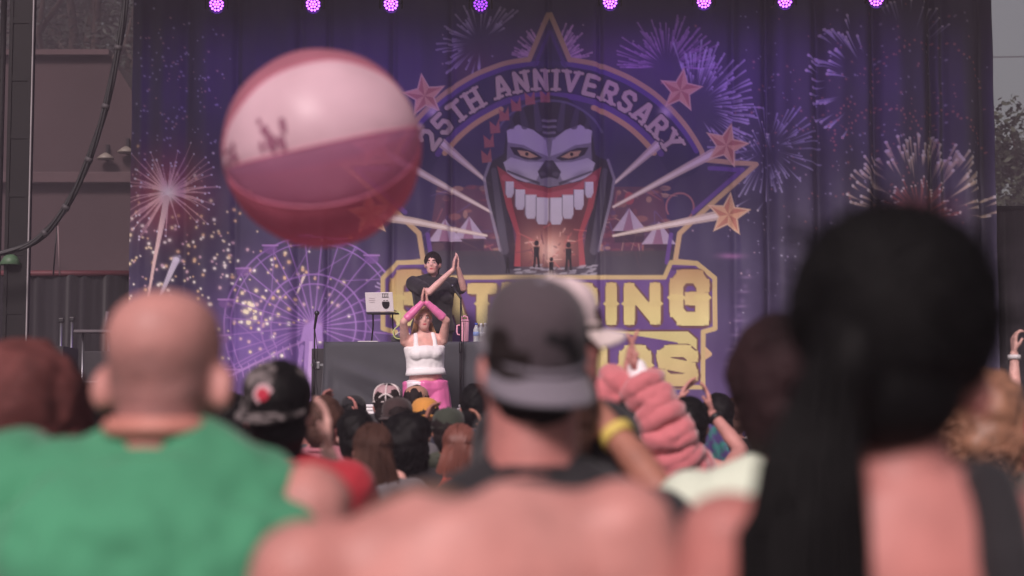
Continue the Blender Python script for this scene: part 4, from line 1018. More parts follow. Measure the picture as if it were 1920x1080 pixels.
def head_prims(bm, hw=1.0, jaw=1.0, ears=True, tilt=None, neck=1.0, ear_dz=0.0):
    S = [(-.118, .052, .022, .026), (-.104, .046, .044, .046), (-.078, .026, .057, .072), (-.045, .010, .064, .087), (-.01, .001, .069, .094), (.025, -.003, .073, .098), (.055, -.006, .0725, .096), (.08, -.008, .065, .086), (.1, -.009, .050, .066), (.112, -.009, .030, .040), (.118, -.009, .008, .01)]
    loft(bm, [(0, cy, HZ + z, rx * hw * (jaw if z < -.04 else 1), ry * (.5 + .5 * hw)) for z, cy, rx, ry in S])
    ell(bm, (0, -.035, HZ - .035), (.062 * hw, .058, .06))                        # back of the skull
    capsule(bm, (0, -.022, HZ - .20), .062 * neck, (0, -.018, HZ - .06), .056 * neck, 14)
    ell(bm, (0, .098, HZ - .018), (.013, .018, .016)); capsule(bm, (0, .086, HZ + .016), .009, (0, .104, HZ - .016), .012)   # nose
    ell(bm, (0, .080, HZ + .030), (.046 * hw, .016, .011))                        # brow
    for s in (-1, 1): ell(bm, (s * .040 * hw, .066, HZ - .025), (.022, .022, .020))
    ell(bm, (0, .084, HZ - .060), (.024, .013, .010))                             # lips
    if ears:
        for s in (-1, 1): ell(bm, (s * (.075 * hw + .006), -.008, HZ - .012 + ear_dz), (.015, .025, .037), Matrix.Rotation(R(-14), 3, 'X') @ Matrix.Rotation(s * R(18), 3, 'Z'))
TORSO = [(.83, .0, .105, .085), (.90, -.005, .160, .112), (.97, -.008, .166, .116), (1.05, .0, .150, .106), (1.14, .004, .146, .108), (1.24, .004, .160, .116), (1.33, .0, .172, .116), (1.40, -.008, .165, .100), (1.445, -.014, .120, .080), (1.48, -.018, .075, .066)]
def tw_(z, bw): return bw if z < 1.42 else 1 + (bw - 1) * .5
def torso_prims(bm, bw=1.0, belly=0.0, bust=0.0, infl=0.0, z0=0, z1=9, flare=0.0, shz=0.0, sx=(1, 1)):
    T = [(t[0] - (shz * .55 if t[0] > 1.42 else 0), *t[1:]) for t in TORSO if z0 <= t[0] <= z1]
    T2 = []
    for k, (z, cy, rx, ry) in enumerate(T):
        e = infl + flare * max(0, (1.1 - z))
        T2.append((0, cy, z, rx * tw_(z, bw) + e, ry * tw_(z, bw) + e))
    loft(bm, T2, power=2.25)
    if belly: ell(bm, (0, .05, 1.05), (.13 * bw + infl, .085 + belly + infl, .15))
    if bust:
        for s in (-1, 1): ell(bm, (s * .075 * bw, .085, 1.26), (.07 * bw + infl * .5, .05 + bust + infl, .07))
    for s in (-1, 1):
        f = sx[0 if s < 0 else 1]
        if z1 > 1.40: capsule(bm, (s * .05, -.02, 1.462 + infl * .3 - shz * .55), .042 * (.5 + .5 * bw) + infl * .8, (s * .175 * (.4 + .6 * bw) * f, -.012, 1.405 - shz + .035 * (1 - f)), (.060 * (.5 + .5 * bw) + infl) * (.6 + .4 * f), 12)
def hand_prims(bm, w, d, n, t, curl=25, spread=1.0):
    w, d, n, t = Vector(w), Vector(d).normalized(), Vector(n), Vector(t)
    n = (n - d * n.dot(d)).normalized(); tt = d.cross(n)
    if tt.dot(t) < 0: tt = -tt
    t = tt
    off = (.030, .010, -.010, -.028); ln = (.070, .078, .072, .056)
    for o_, L_ in zip(off, ln):
        k = w + d * (.088 - abs(o_) * .12) + t * o_
        capsule(bm, w + t * o_ * .5, .014, k, .0125, 8)
        p = k; dd = (d + t * o_ * 1.6 * spread).normalized()
        for q, f in enumerate((.45, .32, .23)):
            ax = dd.cross(n).normalized(); dd = Matrix.Rotation(R(curl * (.6 + .3 * q)), 3, ax) @ dd
            if q == 0: nn = n
            e = p + dd * L_ * f; capsule(bm, p, .0098 - q * .0008, e, .0090 - q * .0009, 8); p = e
    capsule(bm, w + d * .03 - t * .015, .015, w + d * .065 + t * .012, .013, 8)
    b = w + d * .022 + t * .022; d1 = (d * .62 + t * .65 + n * .35).normalized(); m_ = b + d1 * .042; d2 = (d * .85 + t * .35 + n * .4).normalized()
    capsule(bm, w + d * .01 + t * .012, .015, b, .0145, 8); capsule(bm, b, .0135, m_, .0115, 8); capsule(bm, m_, .011, m_ + d2 * .03, .009, 8)
REST = (((-.235, -.03, 1.13), (-.25, .07, .90)), ((.235, -.03, 1.13), (.25, .07, .90)))
def join_meshes(a, b):
    bm = bmesh.new(); bm.from_mesh(a); bm.from_mesh(b); bm.to_mesh(a); bm.free(); bpy.data.meshes.remove(b)
class Person: pass
def person(label, x, y, H, rot=0.0, z=0.0, group=None, bw=1.0, belly=0.0, bust=0.0, skin='pink', hw=1.0, jaw=1.0, neck=1.0, arms=None, hands=None, shirt=None, pants=None, shoes=None, vox=.014, paint=None, ears=True, legs=None, aw=1.0, headrot=0.0, shz=0.0, ear_dz=0.0, bow=None, smooth=5):
    pr = Person(); s = H / 1.75; pr.s = s; pr.bw = bw; pr.belly = belly; pr.bust = bust; pr.shz = shz; pr.hw = hw; pr.vox = vox
    root = empty('person', (x, y, z), rot, label=label, cat='person', group=group); pr.root = root
    A = [list(a) for a in REST]
    if arms:
        for k in (0, 1):
            if arms[k]: A[k] = list(arms[k])
    sh = [Vector((sg * .185 * (.3 + .7 * bw), -.012, 1.415 - shz)) for sg in (-1, 1)]
    pr.A = A; pr.sh = sh
    if legs is None: legs = (((-.095, .01, .50), (-.10, -.01, .085)), ((.095, .01, .50), (.10, -.01, .085)))
    pr.legs = legs
    bm = bmesh.new()
    head_prims(bm, hw, jaw, ears, neck=neck, ear_dz=ear_dz)
    if headrot: bmesh.ops.rotate(bm, cent=(0, -.02, HZ - .1), matrix=Matrix.Rotation(headrot, 3, 'Z'), verts=bm.verts[:])
    pr.bow = None
    if bow:
        pr.bow = Matrix.Translation((0, -.01, 1.415)) @ Matrix.Rotation(bow[1], 4, 'Z') @ Matrix.Rotation(bow[0], 4, 'X') @ Matrix.Translation((0, .01, -1.415)); bmesh.ops.transform(bm, matrix=pr.bow, verts=bm.verts[:])
    torso_prims(bm, bw, belly, bust, shz=shz)
    for k in (0, 1):
        sg = -1 if k == 0 else 1
        el_, wr = Vector(A[k][0]), Vector(A[k][1])
        md = sh[k].lerp(el_, .45)
        chain(bm, [sh[k], md, el_], [.058 * aw, .052 * aw, .040 * aw], 12)
        chain(bm, [el_, el_.lerp(wr, .35), wr], [.041 * aw, .042 * aw, .027], 12)
        kn, an = Vector(legs[k][0]), Vector(legs[k][1]); hp = Vector((sg * .088, 0, .88))
        chain(bm, [hp, hp.lerp(kn, .4), kn], [.092 * bw, .084 * bw, .055], 12)
        chain(bm, [kn, kn.lerp(an, .35), an], [.054, .055, .036], 12)
        chain(bm, [an + Vector((0, -.03, -.04)), an + Vector((sg * .015, .13, -.055))], [.036, .026], 10)
    me = fuse(bm, vox, smooth)
    for k in (0, 1):
        sg = -1 if k == 0 else 1
        el_, wr = Vector(A[k][0]), Vector(A[k][1])
        h = (hands or (None, None))[k] or {}
        hb = bmesh.new()
        hand_prims(hb, wr, h.get('d', wr - el_), h.get('n', (-sg, 0, 0.01)), h.get('t', (0, 1, .2)), h.get('curl', 26))
        hm = fuse(hb, .0052, 2)
        join_meshes(me, hm)
    co = coords(me)
    col = np.tile(np.array(SKIN[skin]), (len(co), 1))
    hx, hy, hz = co[:, 0], co[:, 1], co[:, 2] - HZ
    lips = np.exp(-((hx / .022) ** 2 + ((hz + .060) / .009) ** 2)) * (hy > .07)
    col = col * (1 - .6 * lips[:, None]) + np.array(lin((176, 72, 78))) * .6 * lips[:, None]
    for sg in (-1, 1):
        e_ = np.exp(-(((hx - sg * .031 * hw) / .012) ** 2 + ((hz - .010) / .007) ** 2)) * (hy > .05); col = col * (1 - .8 * e_[:, None]) + np.array((.05, .035, .03)) * .8 * e_[:, None]
    if paint: col = paint(co, col)
    set_col(me, col)
    me.transform(Matrix.Scale(s, 4))
    pr.body = link_mesh('body', me, skin_mat, root)
    if pants: trousers(pr, **pants)
    if shoes is not False:
        for k in (0, 1):
            an = Vector(legs[k][1]); sg = -1 if k == 0 else 1
            b_ = bmesh.new(); chain(b_, [an + Vector((0, -.045, -.035)), an + Vector((0, .05, -.045)), an + Vector((sg * .02, .15, -.052))], [.048, .046, .036], 12)
            box(b_, an + Vector((sg * .008, .05, -.0745)), (.088, .25, .018))
            m_ = fuse(b_, .012, 2); m_.transform(Matrix.Scale(s, 4)); link_mesh('shoe', m_, shoes or bmat('shoe_black', (38, 36, 38)), root)
    if shirt: shirt_(pr, **shirt)
    return pr
def trousers(pr, m, to='ankle', infl=.016, name='trousers', top=1.04):
    bm = bmesh.new(); torso_prims(bm, pr.bw, belly=pr.belly if top > 1.0 else 0, infl=infl, z1=top)
    for k in (0, 1):
        sg = -1 if k == 0 else 1; kn, an = Vector(pr.legs[k][0]), Vector(pr.legs[k][1]); hp = Vector((sg * .088, 0, .86))
        if to == 'knee':
            e = kn.lerp(an, .06); chain(bm, [hp, hp.lerp(e, .5), e], [.1 * pr.bw + infl, .098 * pr.bw + infl, .092 + infl], 14)
        else:
            chain(bm, [hp, hp.lerp(kn, .4), kn], [.093 * pr.bw + infl, .085 * pr.bw + infl, .058 + infl], 12); chain(bm, [kn, kn.lerp(an, .4), an + Vector((0, 0, .02))], [.058 + infl, .058 + infl, .046 + infl * .5], 12)
    me = fuse(bm, pr.vox, 3); wrinkle(me, .012, 9, pr.s * 31, (1, 1, .6)); me.transform(Matrix.Scale(pr.s, 4)); pr.pants = link_mesh(name, me, m, pr.root)
def shirt_(pr, m, kind='tee', infl=.020, sx=(1, 1), hem=.90, flare=.10, name='shirt', puff=0.0, belly=0.0, top=9, wr=.014):
    bm = bmesh.new()
    if kind in ('tee', 'long', 'sleeveless'):
        torso_prims(bm, pr.bw, belly=pr.belly, bust=pr.bust, infl=infl, z0=hem, z1=1.485, flare=flare, shz=pr.shz, sx=sx if kind == 'sleeveless' else (1, 1))
        if kind == 'sleeveless' and sx[0] == 1: chain(bm, [pr.sh[0], pr.sh[0].lerp(Vector(pr.A[0][0]), .6)], [.075 + infl, .07 + infl], 12)
        for k in (0, 1):
            el_, w_ = Vector(pr.A[k][0]), Vector(pr.A[k][1]); s0 = pr.sh[k]
            if kind == 'tee': chain(bm, [s0, s0.lerp(el_, .62)], [.062 + infl, .060 + infl], 12)
            if kind == 'long':
                chain(bm, [s0, s0.lerp(el_, .5), el_], [.064 + infl, .060 + infl, .052 + infl], 12); chain(bm, [el_, el_.lerp(w_, .5), el_.lerp(w_, .92)], [.052 + infl, .048 + infl, .036 + infl], 12)
    elif kind == 'tank':
        torso_prims(bm, pr.bw, belly=pr.belly, bust=pr.bust, infl=infl, z0=hem, z1=1.345, flare=flare)
        for s in (-1, 1):
            for yy_ in (-1, 1):
                pts = [(s * .10, yy_ * (.105 * pr.bw + infl), 1.31), (s * .095, yy_ * (.085 * pr.bw + infl), 1.40), (s * .09, yy_ * .035 - .012, 1.468 + .02 * (pr.bw - 1) + infl)]
                chain(bm, pts, [.030, .026, .022], 8)
            ell(bm, (s * .075, -.01, 1.36), (.04, .075, .07)) if False else None
    elif kind == 'crop':
        torso_prims(bm, pr.bw, bust=pr.bust, infl=infl, z0=1.10, z1=1.345)
        ell(bm, (0, .06, 1.27), (.15 * pr.bw, .10 + pr.bust, .085)); loft(bm, [(0, .004, 1.09, .168 * pr.bw, .128 * pr.bw), (0, .004, 1.2, .17 * pr.bw, .135 * pr.bw), (0, .0, 1.34, .178 * pr.bw, .13 * pr.bw)])
        for s in (-1, 1):
            for yy_ in (-1, 1): chain(bm, [(s * .10, yy_ * .1, 1.33), (s * .095, yy_ * .075, 1.40), (s * .09, yy_ * .03 - .01, 1.465)], [.028, .024, .02], 8)
    me = fuse(bm, pr.vox * .9, 3); wrinkle(me, wr, 8, pr.s * 17, (1, 1, .7)); wrinkle(me, wr * .4, 21, pr.s * 5); me.transform(Matrix.Scale(pr.s, 4)); pr.shirt = link_mesh(name, me, m, pr.root)
    if kind in ('tee', 'long', 'sleeveless'):
        bm = bmesh.new(); rx, ry = .070 + .02 * (pr.bw - 1) + infl * .5, .066 + infl * .5
        tube(bm, [Vector((rx * math.cos(2 * math.pi * k / 28), -.016 + ry * math.sin(2 * math.pi * k / 28), 1.482 - pr.shz * .55 - .018 * math.sin(2 * math.pi * k / 28))) * pr.s for k in range(29)], .011 * pr.s, 7); bm_obj('collar', bm, m, pr.shirt, smooth=True)
def strands(bm, n, root, path, r0=.0035, seed=0, sides=3, k=9):
    rr = random.Random(seed)
    for i in range(n):
        p = root(rr); pts = path(p, rr, k); tube(bm, pts, r0 * rr.uniform(.7, 1.3), sides, [1 - .75 * (q / (len(pts) - 1)) ** 2 for q in range(len(pts))])
def hair_core(bm, hw=1.0, g=.0, low=True):
    ell(bm, (0, -.016, HZ + .032), (.082 * hw + g, .104 + g, .097 + g), seg=20, rg=12)
    if low: ell(bm, (0, -.05, HZ - .035), (.070 * hw + g, .062 + g, .075 + g), seg=16, rg=10)
def hair(pr, style, m, seed=1, dense=1.0, g=.0):
    s = pr.s; bm = bmesh.new(); hw = pr.hw
    if style in ('short', 'fade'):
        hair_core(bm, hw, g); me = fuse(bm, .008, 2); wrinkle(me, .022, 15, seed); wrinkle(me, .010, 42, seed)
        me.transform(Matrix.Scale(s, 4)); core = link_mesh('hair', me, m, pr.root)
        bm = bmesh.new()
        def rt(rr):
            a, b = rr.uniform(0, 6.28), rr.uniform(-.55, 1); return Vector((math.cos(a) * math.sqrt(max(0, 1 - b * b)), math.sin(a) * math.sqrt(max(0, 1 - b * b)), b))
        def pa(d, rr, k):
            if d.y > .55 and d.z < .35: d = Vector((d.x, -d.y, d.z))
            p = Vector((d.x * (.08 * hw + g), -.016 + d.y * (.102 + g), HZ + .03 + d.z * (.095 + g))); t = (Vector((0, -.2, -1)) - d * Vector((0, -.2, -1)).dot(d)).normalized()
            return [(p + (t * .035 + d * .006 * math.sin(q)) * q / (k - 1) + d * .006) * s for q in range(k)]
        strands(bm, int(260 * dense), rt, pa, .004, seed, 3, 4); bm_obj('hair_strands', bm, m, core, smooth=True, kind='stuff')
    elif style in ('curly',):
        hair_core(bm, hw, .03 + g); ell(bm, (0, -.04, HZ - .09), (.10 * hw + g, .075 + g, .09)); me = fuse(bm, .012, 3); wrinkle(me, .05, 13, seed); wrinkle(me, .03, 26, seed)
        me.transform(Matrix.Scale(s, 4)); core = link_mesh('hair', me, m, pr.root)
        bm = bmesh.new()
        def rt(rr):
            a, b = rr.uniform(0, 6.28), rr.uniform(-.9, 1); return Vector((math.cos(a) * math.sqrt(1 - b * b), math.sin(a) * math.sqrt(1 - b * b), b))
        def pa(d, rr, k):
            if d.y > .5 and d.z < .3: d = Vector((d.x, -d.y, d.z))
            p = Vector((d.x * (.115 * hw + g), -.025 + d.y * (.125 + g), HZ + .0 + d.z * (.13 + g)))
            L_ = rr.uniform(.05, .12); ph = rr.uniform(0, 6.28); cr = rr.uniform(.008, .016)
            dr = (d * .25 + Vector((0, -.1, -.9))).normalized(); _, u, v = frame(dr)
            return [(p + dr * L_ * q / (k - 1) + (u * math.cos(ph + q * 1.25) + v * math.sin(ph + q * 1.25)) * cr) * s for q in range(k)]
        strands(bm, int(520 * dense), rt, pa, .0055, seed, 4, 12); bm_obj('curls', bm, m, core, smooth=True, kind='stuff')
    elif style in ('long', 'ponytail', 'side'):
        hair_core(bm, hw, .004 + g, low=style != 'side')
        if style == 'side': ell(bm, (-.012, -.055, HZ - .045), (.076, .06, .072)); ell(bm, (-.02, -.03, HZ + .075), (.07, .075, .06)); ell(bm, (-.065, -.09, HZ - .02), (.035, .04, .055))
        me = fuse(bm, .008, 3)
        if style == 'side': wrinkle(me, .012, 10, 3)
        me.transform(Matrix.Scale(s, 4)); core = link_mesh('hair', me, m, pr.root)
        bm = bmesh.new()
        def rt(rr):
            a, b = rr.uniform(0, 6.28), rr.uniform(-.35, 1); return Vector((math.cos(a) * math.sqrt(1 - b * b), math.sin(a) * math.sqrt(1 - b * b), b))
        def surf(d): return Vector((d.x * (.088 * hw + g), -.018 + d.y * (.108 + g), HZ + .032 + d.z * (.101 + g)))
        def pa(d, rr, k):
            if d.y > .45 and d.z < .5: d = Vector((d.x, -d.y, d.z))
            out = [surf(d)]
            if style == 'long':
                tgt = Vector((d.x * .13 + rr.gauss(0, .01), -.085 + .05 * abs(d.x) + rr.gauss(0, .012), 1.43)); L_ = rr.uniform(.05, .22)
            elif style == 'side':
                tgt = Vector((-.122 + d.x * .026 + rr.gauss(0, .015), -.115 + rr.gauss(0, .018), 1.43)); L_ = rr.uniform(.3, .55)
            else:
                tgt = Vector((rr.gauss(0, .012), -.145 + rr.gauss(0, .012), HZ + .02)); L_ = rr.uniform(.18, .3)
            m1 = Vector((d.x, d.y, 0)); e = surf(Vector((d.x * .9 + (-.35 if style == 'side' else 0), min(d.y, .1) - .55, -.15)).normalized())
            if style == 'side': e = Vector((-.104 + d.x * .03 + rr.gauss(0, .010), -.105 + rr.gauss(0, .010), HZ - .045 + d.x * .04 + rr.gauss(0, .02)))
            for q in range(1, 4): 
                f = q / 3; dd = d.lerp(Vector((e.x / .09, (e.y + .018) / .11, (e.z - HZ - .03) / .1)), f).normalized() * 1.03; out.append(surf(dd))
            out.append(e.lerp(tgt, .55) + Vector((0, -.012, 0))); out.append(tgt)
            for q in (1, 2, 3): out.append(tgt + Vector((rr.gauss(0, .006), -.012 * q if style != 'ponytail' else -.03 * q * (1.4 - .3 * q), -L_ * q / 3)))
            return [p * s for p in out]
        strands(bm, int(520 * dense), rt, pa, .0055 if style != 'side' else .0065, seed, 4)
        def fly(d, rr, k):
            if d.y > .45 and d.z < .5: d = Vector((d.x, -d.y, d.z))
            p = surf(d); v = Vector((rr.gauss(0, .6), rr.gauss(0, .6), rr.gauss(0, .5))) + d * .5; v.normalize(); L_ = rr.uniform(.02, .06)
            return [(p + v * L_ * q / 4 + d * .02 * math.sin(q * .7)) * s for q in range(5)]
        if style == 'side': strands(bm, 160, rt, fly, .0012, seed + 1, 3)
        bm_obj('hair_strands', bm, m, core, smooth=True, kind='stuff')
    return core
def cap(pr, m, brim_m=None, yaw=0.0, tilt=0.0, flat=True, logo=None, opening=False, patch=None, h=.118, mesh_lines=None, beanie=False):
    """baseball cap: six-panel crown, brim towards +y before yaw"""
    s = pr.s; hw = pr.hw; brim_m = brim_m or m
    M = Matrix.Translation((0, -.012, HZ + .022)) @ Matrix.Rotation(yaw, 4, 'Z') @ Matrix.Rotation(tilt, 4, 'X')
    bm = bmesh.new(); n = 48; rs = []
    prof = [(1.0, 0), (1.015, .02), (1.01, .045), (.96, .07), (.85, .09), (.66, .105), (.40, .115), (.15, .1185), (.01, .119)] if not beanie else [(1.0, -.02), (1.03, 0.0), (1.02, .04), (.96, .07), (.83, .092), (.62, .108), (.36, .116), (.12, .119), (.01, .12)]
    for rr0, z_ in prof:
        ring = []
        for k in range(n):
            a = 2 * math.pi * k / n; seam = 1 - .012 * max(0, math.cos(a * 6)) ** 14
            ring.append(Vector(((.087 * hw + .003) * rr0 * seam * math.cos(a), (.109 * (.6 + .4 * hw)) * rr0 * seam * math.sin(a), z_ / .118 * h)))
        rs.append(ring)
    rings(bm, rs); bmesh.ops.transform(bm, matrix=Matrix.Scale(s, 4) @ M, verts=bm.verts[:])
    cp0 = bm_obj('cap' if not beanie else 'beanie', bm, m, pr.root, smooth=True)
    bm = bmesh.new(); ell(bm, (0, 0, h + .002), (.010, .010, .005), seg=10, rg=6); bmesh.ops.transform(bm, matrix=Matrix.Scale(s, 4) @ M, verts=bm.verts[:])
    if not beanie: bm_obj('button', bm, brim_m, cp0, smooth=True)
    else: bm.free()
    if beanie:
        bm = bmesh.new(); tube(bm, [Vector(((.09 * hw) * math.cos(2 * math.pi * k / 32), .112 * math.sin(2 * math.pi * k / 32), -.005)) for k in range(33)], .014, 8); bmesh.ops.transform(bm, matrix=Matrix.Scale(s, 4) @ M, verts=bm.verts[:]); bm_obj('cuff', bm, m, cp0, smooth=True)
        return cp0
    bm = bmesh.new(); tube(bm, [Vector(((.0885 * hw + .003) * math.cos(2 * math.pi * k / 40), .111 * (.6 + .4 * hw) * math.sin(2 * math.pi * k / 40), .008)) for k in range(41)], .006, 6); bmesh.ops.transform(bm, matrix=Matrix.Scale(s, 4) @ M, verts=bm.verts[:]); bm_obj('sweatband', bm, brim_m, cp0, smooth=True)
    bm = bmesh.new(); rows = []
    for i in range(9):
        f = i / 8; row = []
        for k in range(25):
            a = R(-78 + 156 * k / 24)
            bx_ = (.088 * hw + .003) * math.sin(a); by_ = .110 * (.6 + .4 * hw) * math.cos(a)
            ext = .078 * f * (math.cos(a) ** .55 if math.cos(a) > 0 else 0)
            drop = -.004 - .012 * f - (.0 if flat else .35) * bx_ * bx_ / .09 * (.3 + .7 * f)
            row.append(Vector((bx_ * (1 + .08 * f), by_ + ext, .006 + drop)))
        rows.append(row)
    top = [[bm.verts.new(p) for p in r_0] for r_0 in rows]; bot = [[bm.verts.new(p - Vector((0, 0, .006))) for p in r_0] for r_0 in rows]
    for g_, fl in ((top, 0), (bot, 1)):
        for i in range(8):
            for k in range(24):
                q = (g_[i][k], g_[i][k + 1], g_[i + 1][k + 1], g_[i + 1][k]); bm.faces.new(q if fl else q[::-1])
    for k in range(24):
        bm.faces.new((top[8][k], top[8][k + 1], bot[8][k + 1], bot[8][k]))
    bmesh.ops.transform(bm, matrix=Matrix.Scale(s, 4) @ M, verts=bm.verts[:]); bm_obj('brim', bm, brim_m, cp0, smooth=True)
    def on_crown(a, z_, lift=.003):     # angle from +y, height -> point on crown
        f = z_ / h; rr0 = np.interp(f * .118, [p[1] for p in prof], [p[0] for p in prof])
        return Vector(((.087 * hw + .003) * rr0 * math.sin(a) , .109 * (.6 + .4 * hw) * rr0 * math.cos(a), z_)) * (1 + lift / .1)
    if logo:
        fn, lm = logo
        bm = bmesh.new(); fn(bm, on_crown); bmesh.ops.transform(bm, matrix=Matrix.Scale(s, 4) @ M, verts=bm.verts[:]); bm_obj('logo', bm, lm, cp0)
    if opening:
        bm = bmesh.new(); pts = [on_crown(math.pi + R(t), .014 + .034 * math.cos(R(t * 2.6)), .004) for t in range(-34, 35, 4)]
        c0 = bm.verts.new(on_crown(math.pi, .02, .004)); vs = [bm.verts.new(p) for p in pts]
        for a_, b_ in zip(vs[:-1], vs[1:]): bm.faces.new((c0, a_, b_))
        bmesh.ops.transform(bm, matrix=Matrix.Scale(s, 4) @ M, verts=bm.verts[:]); bm_obj('strap_opening', bm, opening, cp0)
    if mesh_lines:
        bm = bmesh.new()
        for t in (0, 60, 120, 180, 240, 300):
            tube(bm, [on_crown(R(t), z_ * h / .118, .004) for z_ in (.006, .03, .055, .08, .098, .11, .117)], .0045, 5)
        tube(bm, [on_crown(math.pi + R(t), .016 + .036 * math.cos(R(t * 2.6)), .006) for t in range(-36, 37, 4)], .006, 5)
        bmesh.ops.transform(bm, matrix=Matrix.Scale(s, 4) @ M, verts=bm.verts[:]); bm_obj('seam_tape', bm, mesh_lines, cp0, smooth=True, kind='stuff')
    return cp0
def face_parts(pr, brow_m, lip=(190, 70, 86)):
    s = pr.s
    for sg in (-1, 1):
        bm = bmesh.new(); ell(bm, (sg * .031, .0865, HZ + .010), (.013, .008, .007), seg=12, rg=8); bmesh.ops.scale(bm, vec=(s, s, s), verts=bm.verts[:]); e = bm_obj('eye', bm, mat('eye_white', (222, 216, 214), .3, var=.02), pr.root, smooth=True)
        bm = bmesh.new(); ell(bm, (sg * .031, .0925, HZ + .010), (.0058, .004, .0058), seg=10, rg=6); bmesh.ops.scale(bm, vec=(s, s, s), verts=bm.verts[:]); bm_obj('iris', bm, mat('iris', (46, 34, 28), .3), e, smooth=True)
        bm = bmesh.new(); tube(bm, [Vector((sg * .014, .098, HZ + .028)) * s, Vector((sg * .032, .094, HZ + .036)) * s, Vector((sg * .05, .082, HZ + .030)) * s], .0042, 6); bm_obj('eyebrow', bm, brow_m, pr.root, smooth=True)
    bm = bmesh.new(); ell(bm, (0, .092, HZ - .056), (.022, .008, .004)); ell(bm, (0, .091, HZ - .064), (.019, .009, .005)); bmesh.ops.scale(bm, vec=(s, s, s), verts=bm.verts[:]); bm_obj('lips', bm, mat('lips', lip, .4), pr.root, smooth=True)
def at(px, pxm):  # ground position from a head's pixel column and its scale in pixels per metre
    Y = F / pxm; return (px - 960) / F * Y * 1.0, Y
def Ht(top, pxm): return CAMZ + (795 - top) / pxm

hair_black = mat('hair_black', (9, 8, 9), .62, var=.3, spec=.15)
hair_dark = mat('hair_dark', (32, 25, 25), .75, var=.3, spec=.15)
hair_brown = mat('hair_brown', (72, 48, 40), .7, var=.35, spec=.2)
hair_red = mat('hair_auburn', (94, 54, 52), .75, var=.45, vscale=11, spec=.15)
hair_blond = mat('hair_blond', (140, 100, 78), .5, var=.35, vscale=16)
hair_gold = mat('hair_golden', (196, 150, 110), .5, var=.25, vscale=16)
black_cloth = bmat('black_cotton', (30, 28, 32)); jeans = bmat('dark_jeans', (48, 52, 66)); khaki = bmat('khaki', (112, 100, 82))
pants_b = dict(m=black_cloth); pants_j = dict(m=jeans)
up = lambda: None
CR = 'people in the crowd'

# ---- the two performers
px_, py_ = P(806, 700, 16.3).x, 16.3
pinkg = mat('glove_pink', (232, 120, 176), .4, var=.08, sheen=.3)
pf_ = person('performer in white crop top and shiny pink shorts, hands joined overhead', px_, py_, 1.60, math.pi + R(6), STZ, bw=1.12, belly=.02, bust=.03, skin='pale', vox=.0095,
    arms=(((-.225, .13, 1.60), (-.030, .16, 1.785)), ((.225, .13, 1.60), (.030, .16, 1.785))), hands=(dict(d=(.12, .05, 1), n=(1, 0, 0), t=(0, -1, 0), curl=6), dict(d=(-.12, .05, 1), n=(-1, 0, 0), t=(0, -1, 0), curl=6)),
    shirt=dict(m=bmat('white_jersey', (240, 236, 238), var=.03), kind='crop', name='crop_top', infl=.018, wr=.014), shoes=bmat('shoe_white', (230, 228, 230)),
    legs=(((-.115, .03, .50), (-.13, -.01, .085)), ((.115, .03, .50), (.13, -.01, .085))))
trousers(pf_, mat('satin_pink', (232, 122, 176), .28, var=.10, vscale=5, bump=.4, bscale=9, spec=.7), 'knee', .044, 'shorts', top=1.0)
wrinkle(pf_.pants.data, .02, 13, 4, (1, 1, .5))
a_ = coords(pf_.pants.data); 
bm = bmesh.new(); ss = pf_.s
for k in (0, 1):
    el_, w_ = Vector(pf_.A[k][0]), Vector(pf_.A[k][1]); b_ = bmesh.new(); chain(b_, [el_.lerp(w_, .25), el_.lerp(w_, .6), w_], [.048, .042, .033], 12); m_ = fuse(b_, .009, 2); wrinkle(m_, .006, 30, k); m_.transform(Matrix.Scale(ss, 4)); link_mesh('arm_warmer', m_, pinkg, pf_.root)
bm.free()
bm = bmesh.new(); T = [(0, .016, 1.045, .155 * 1.12 + .042, .108 * 1.12 + .050), (0, .016, 1.07, .150 * 1.12 + .04, .107 * 1.12 + .050), (0, .016, 1.11, .147 * 1.12 + .034, .106 * 1.12 + .046)]; loft(bm, T, 32, 2.25); bmesh.ops.scale(bm, vec=(ss, ss, ss), verts=bm.verts[:]); bm_obj('waistband', bm, bmat('white_jersey', (240, 236, 238)), pf_.root, smooth=True)
pf_.root.rotation_euler = (0, R(2.5), math.pi + R(10))
# satin shorts: pink with a white panel down one side, dyed in the cloth
pc = coords(pf_.pants.data) / ss
stripe = np.clip((pc[:, 0] - .075) / .012, 0, 1) * np.clip((.215 - pc[:, 0]) / .012, 0, 1) * (pc[:, 1] > -.02)
set_col(pf_.pants.data, np.array(lin((226, 112, 170))) * (1 - stripe[:, None]) + np.array(lin((244, 228, 238))) * stripe[:, None])
pf_.pants.data.materials.clear(); pf_.pants.data.materials.append(attr_mat('satin_two_tone', .28, .45, 9, .7, .10, 5))
face_parts(pf_, hair_blond); hair(pf_, 'long', hair_gold, 3, 1.0)

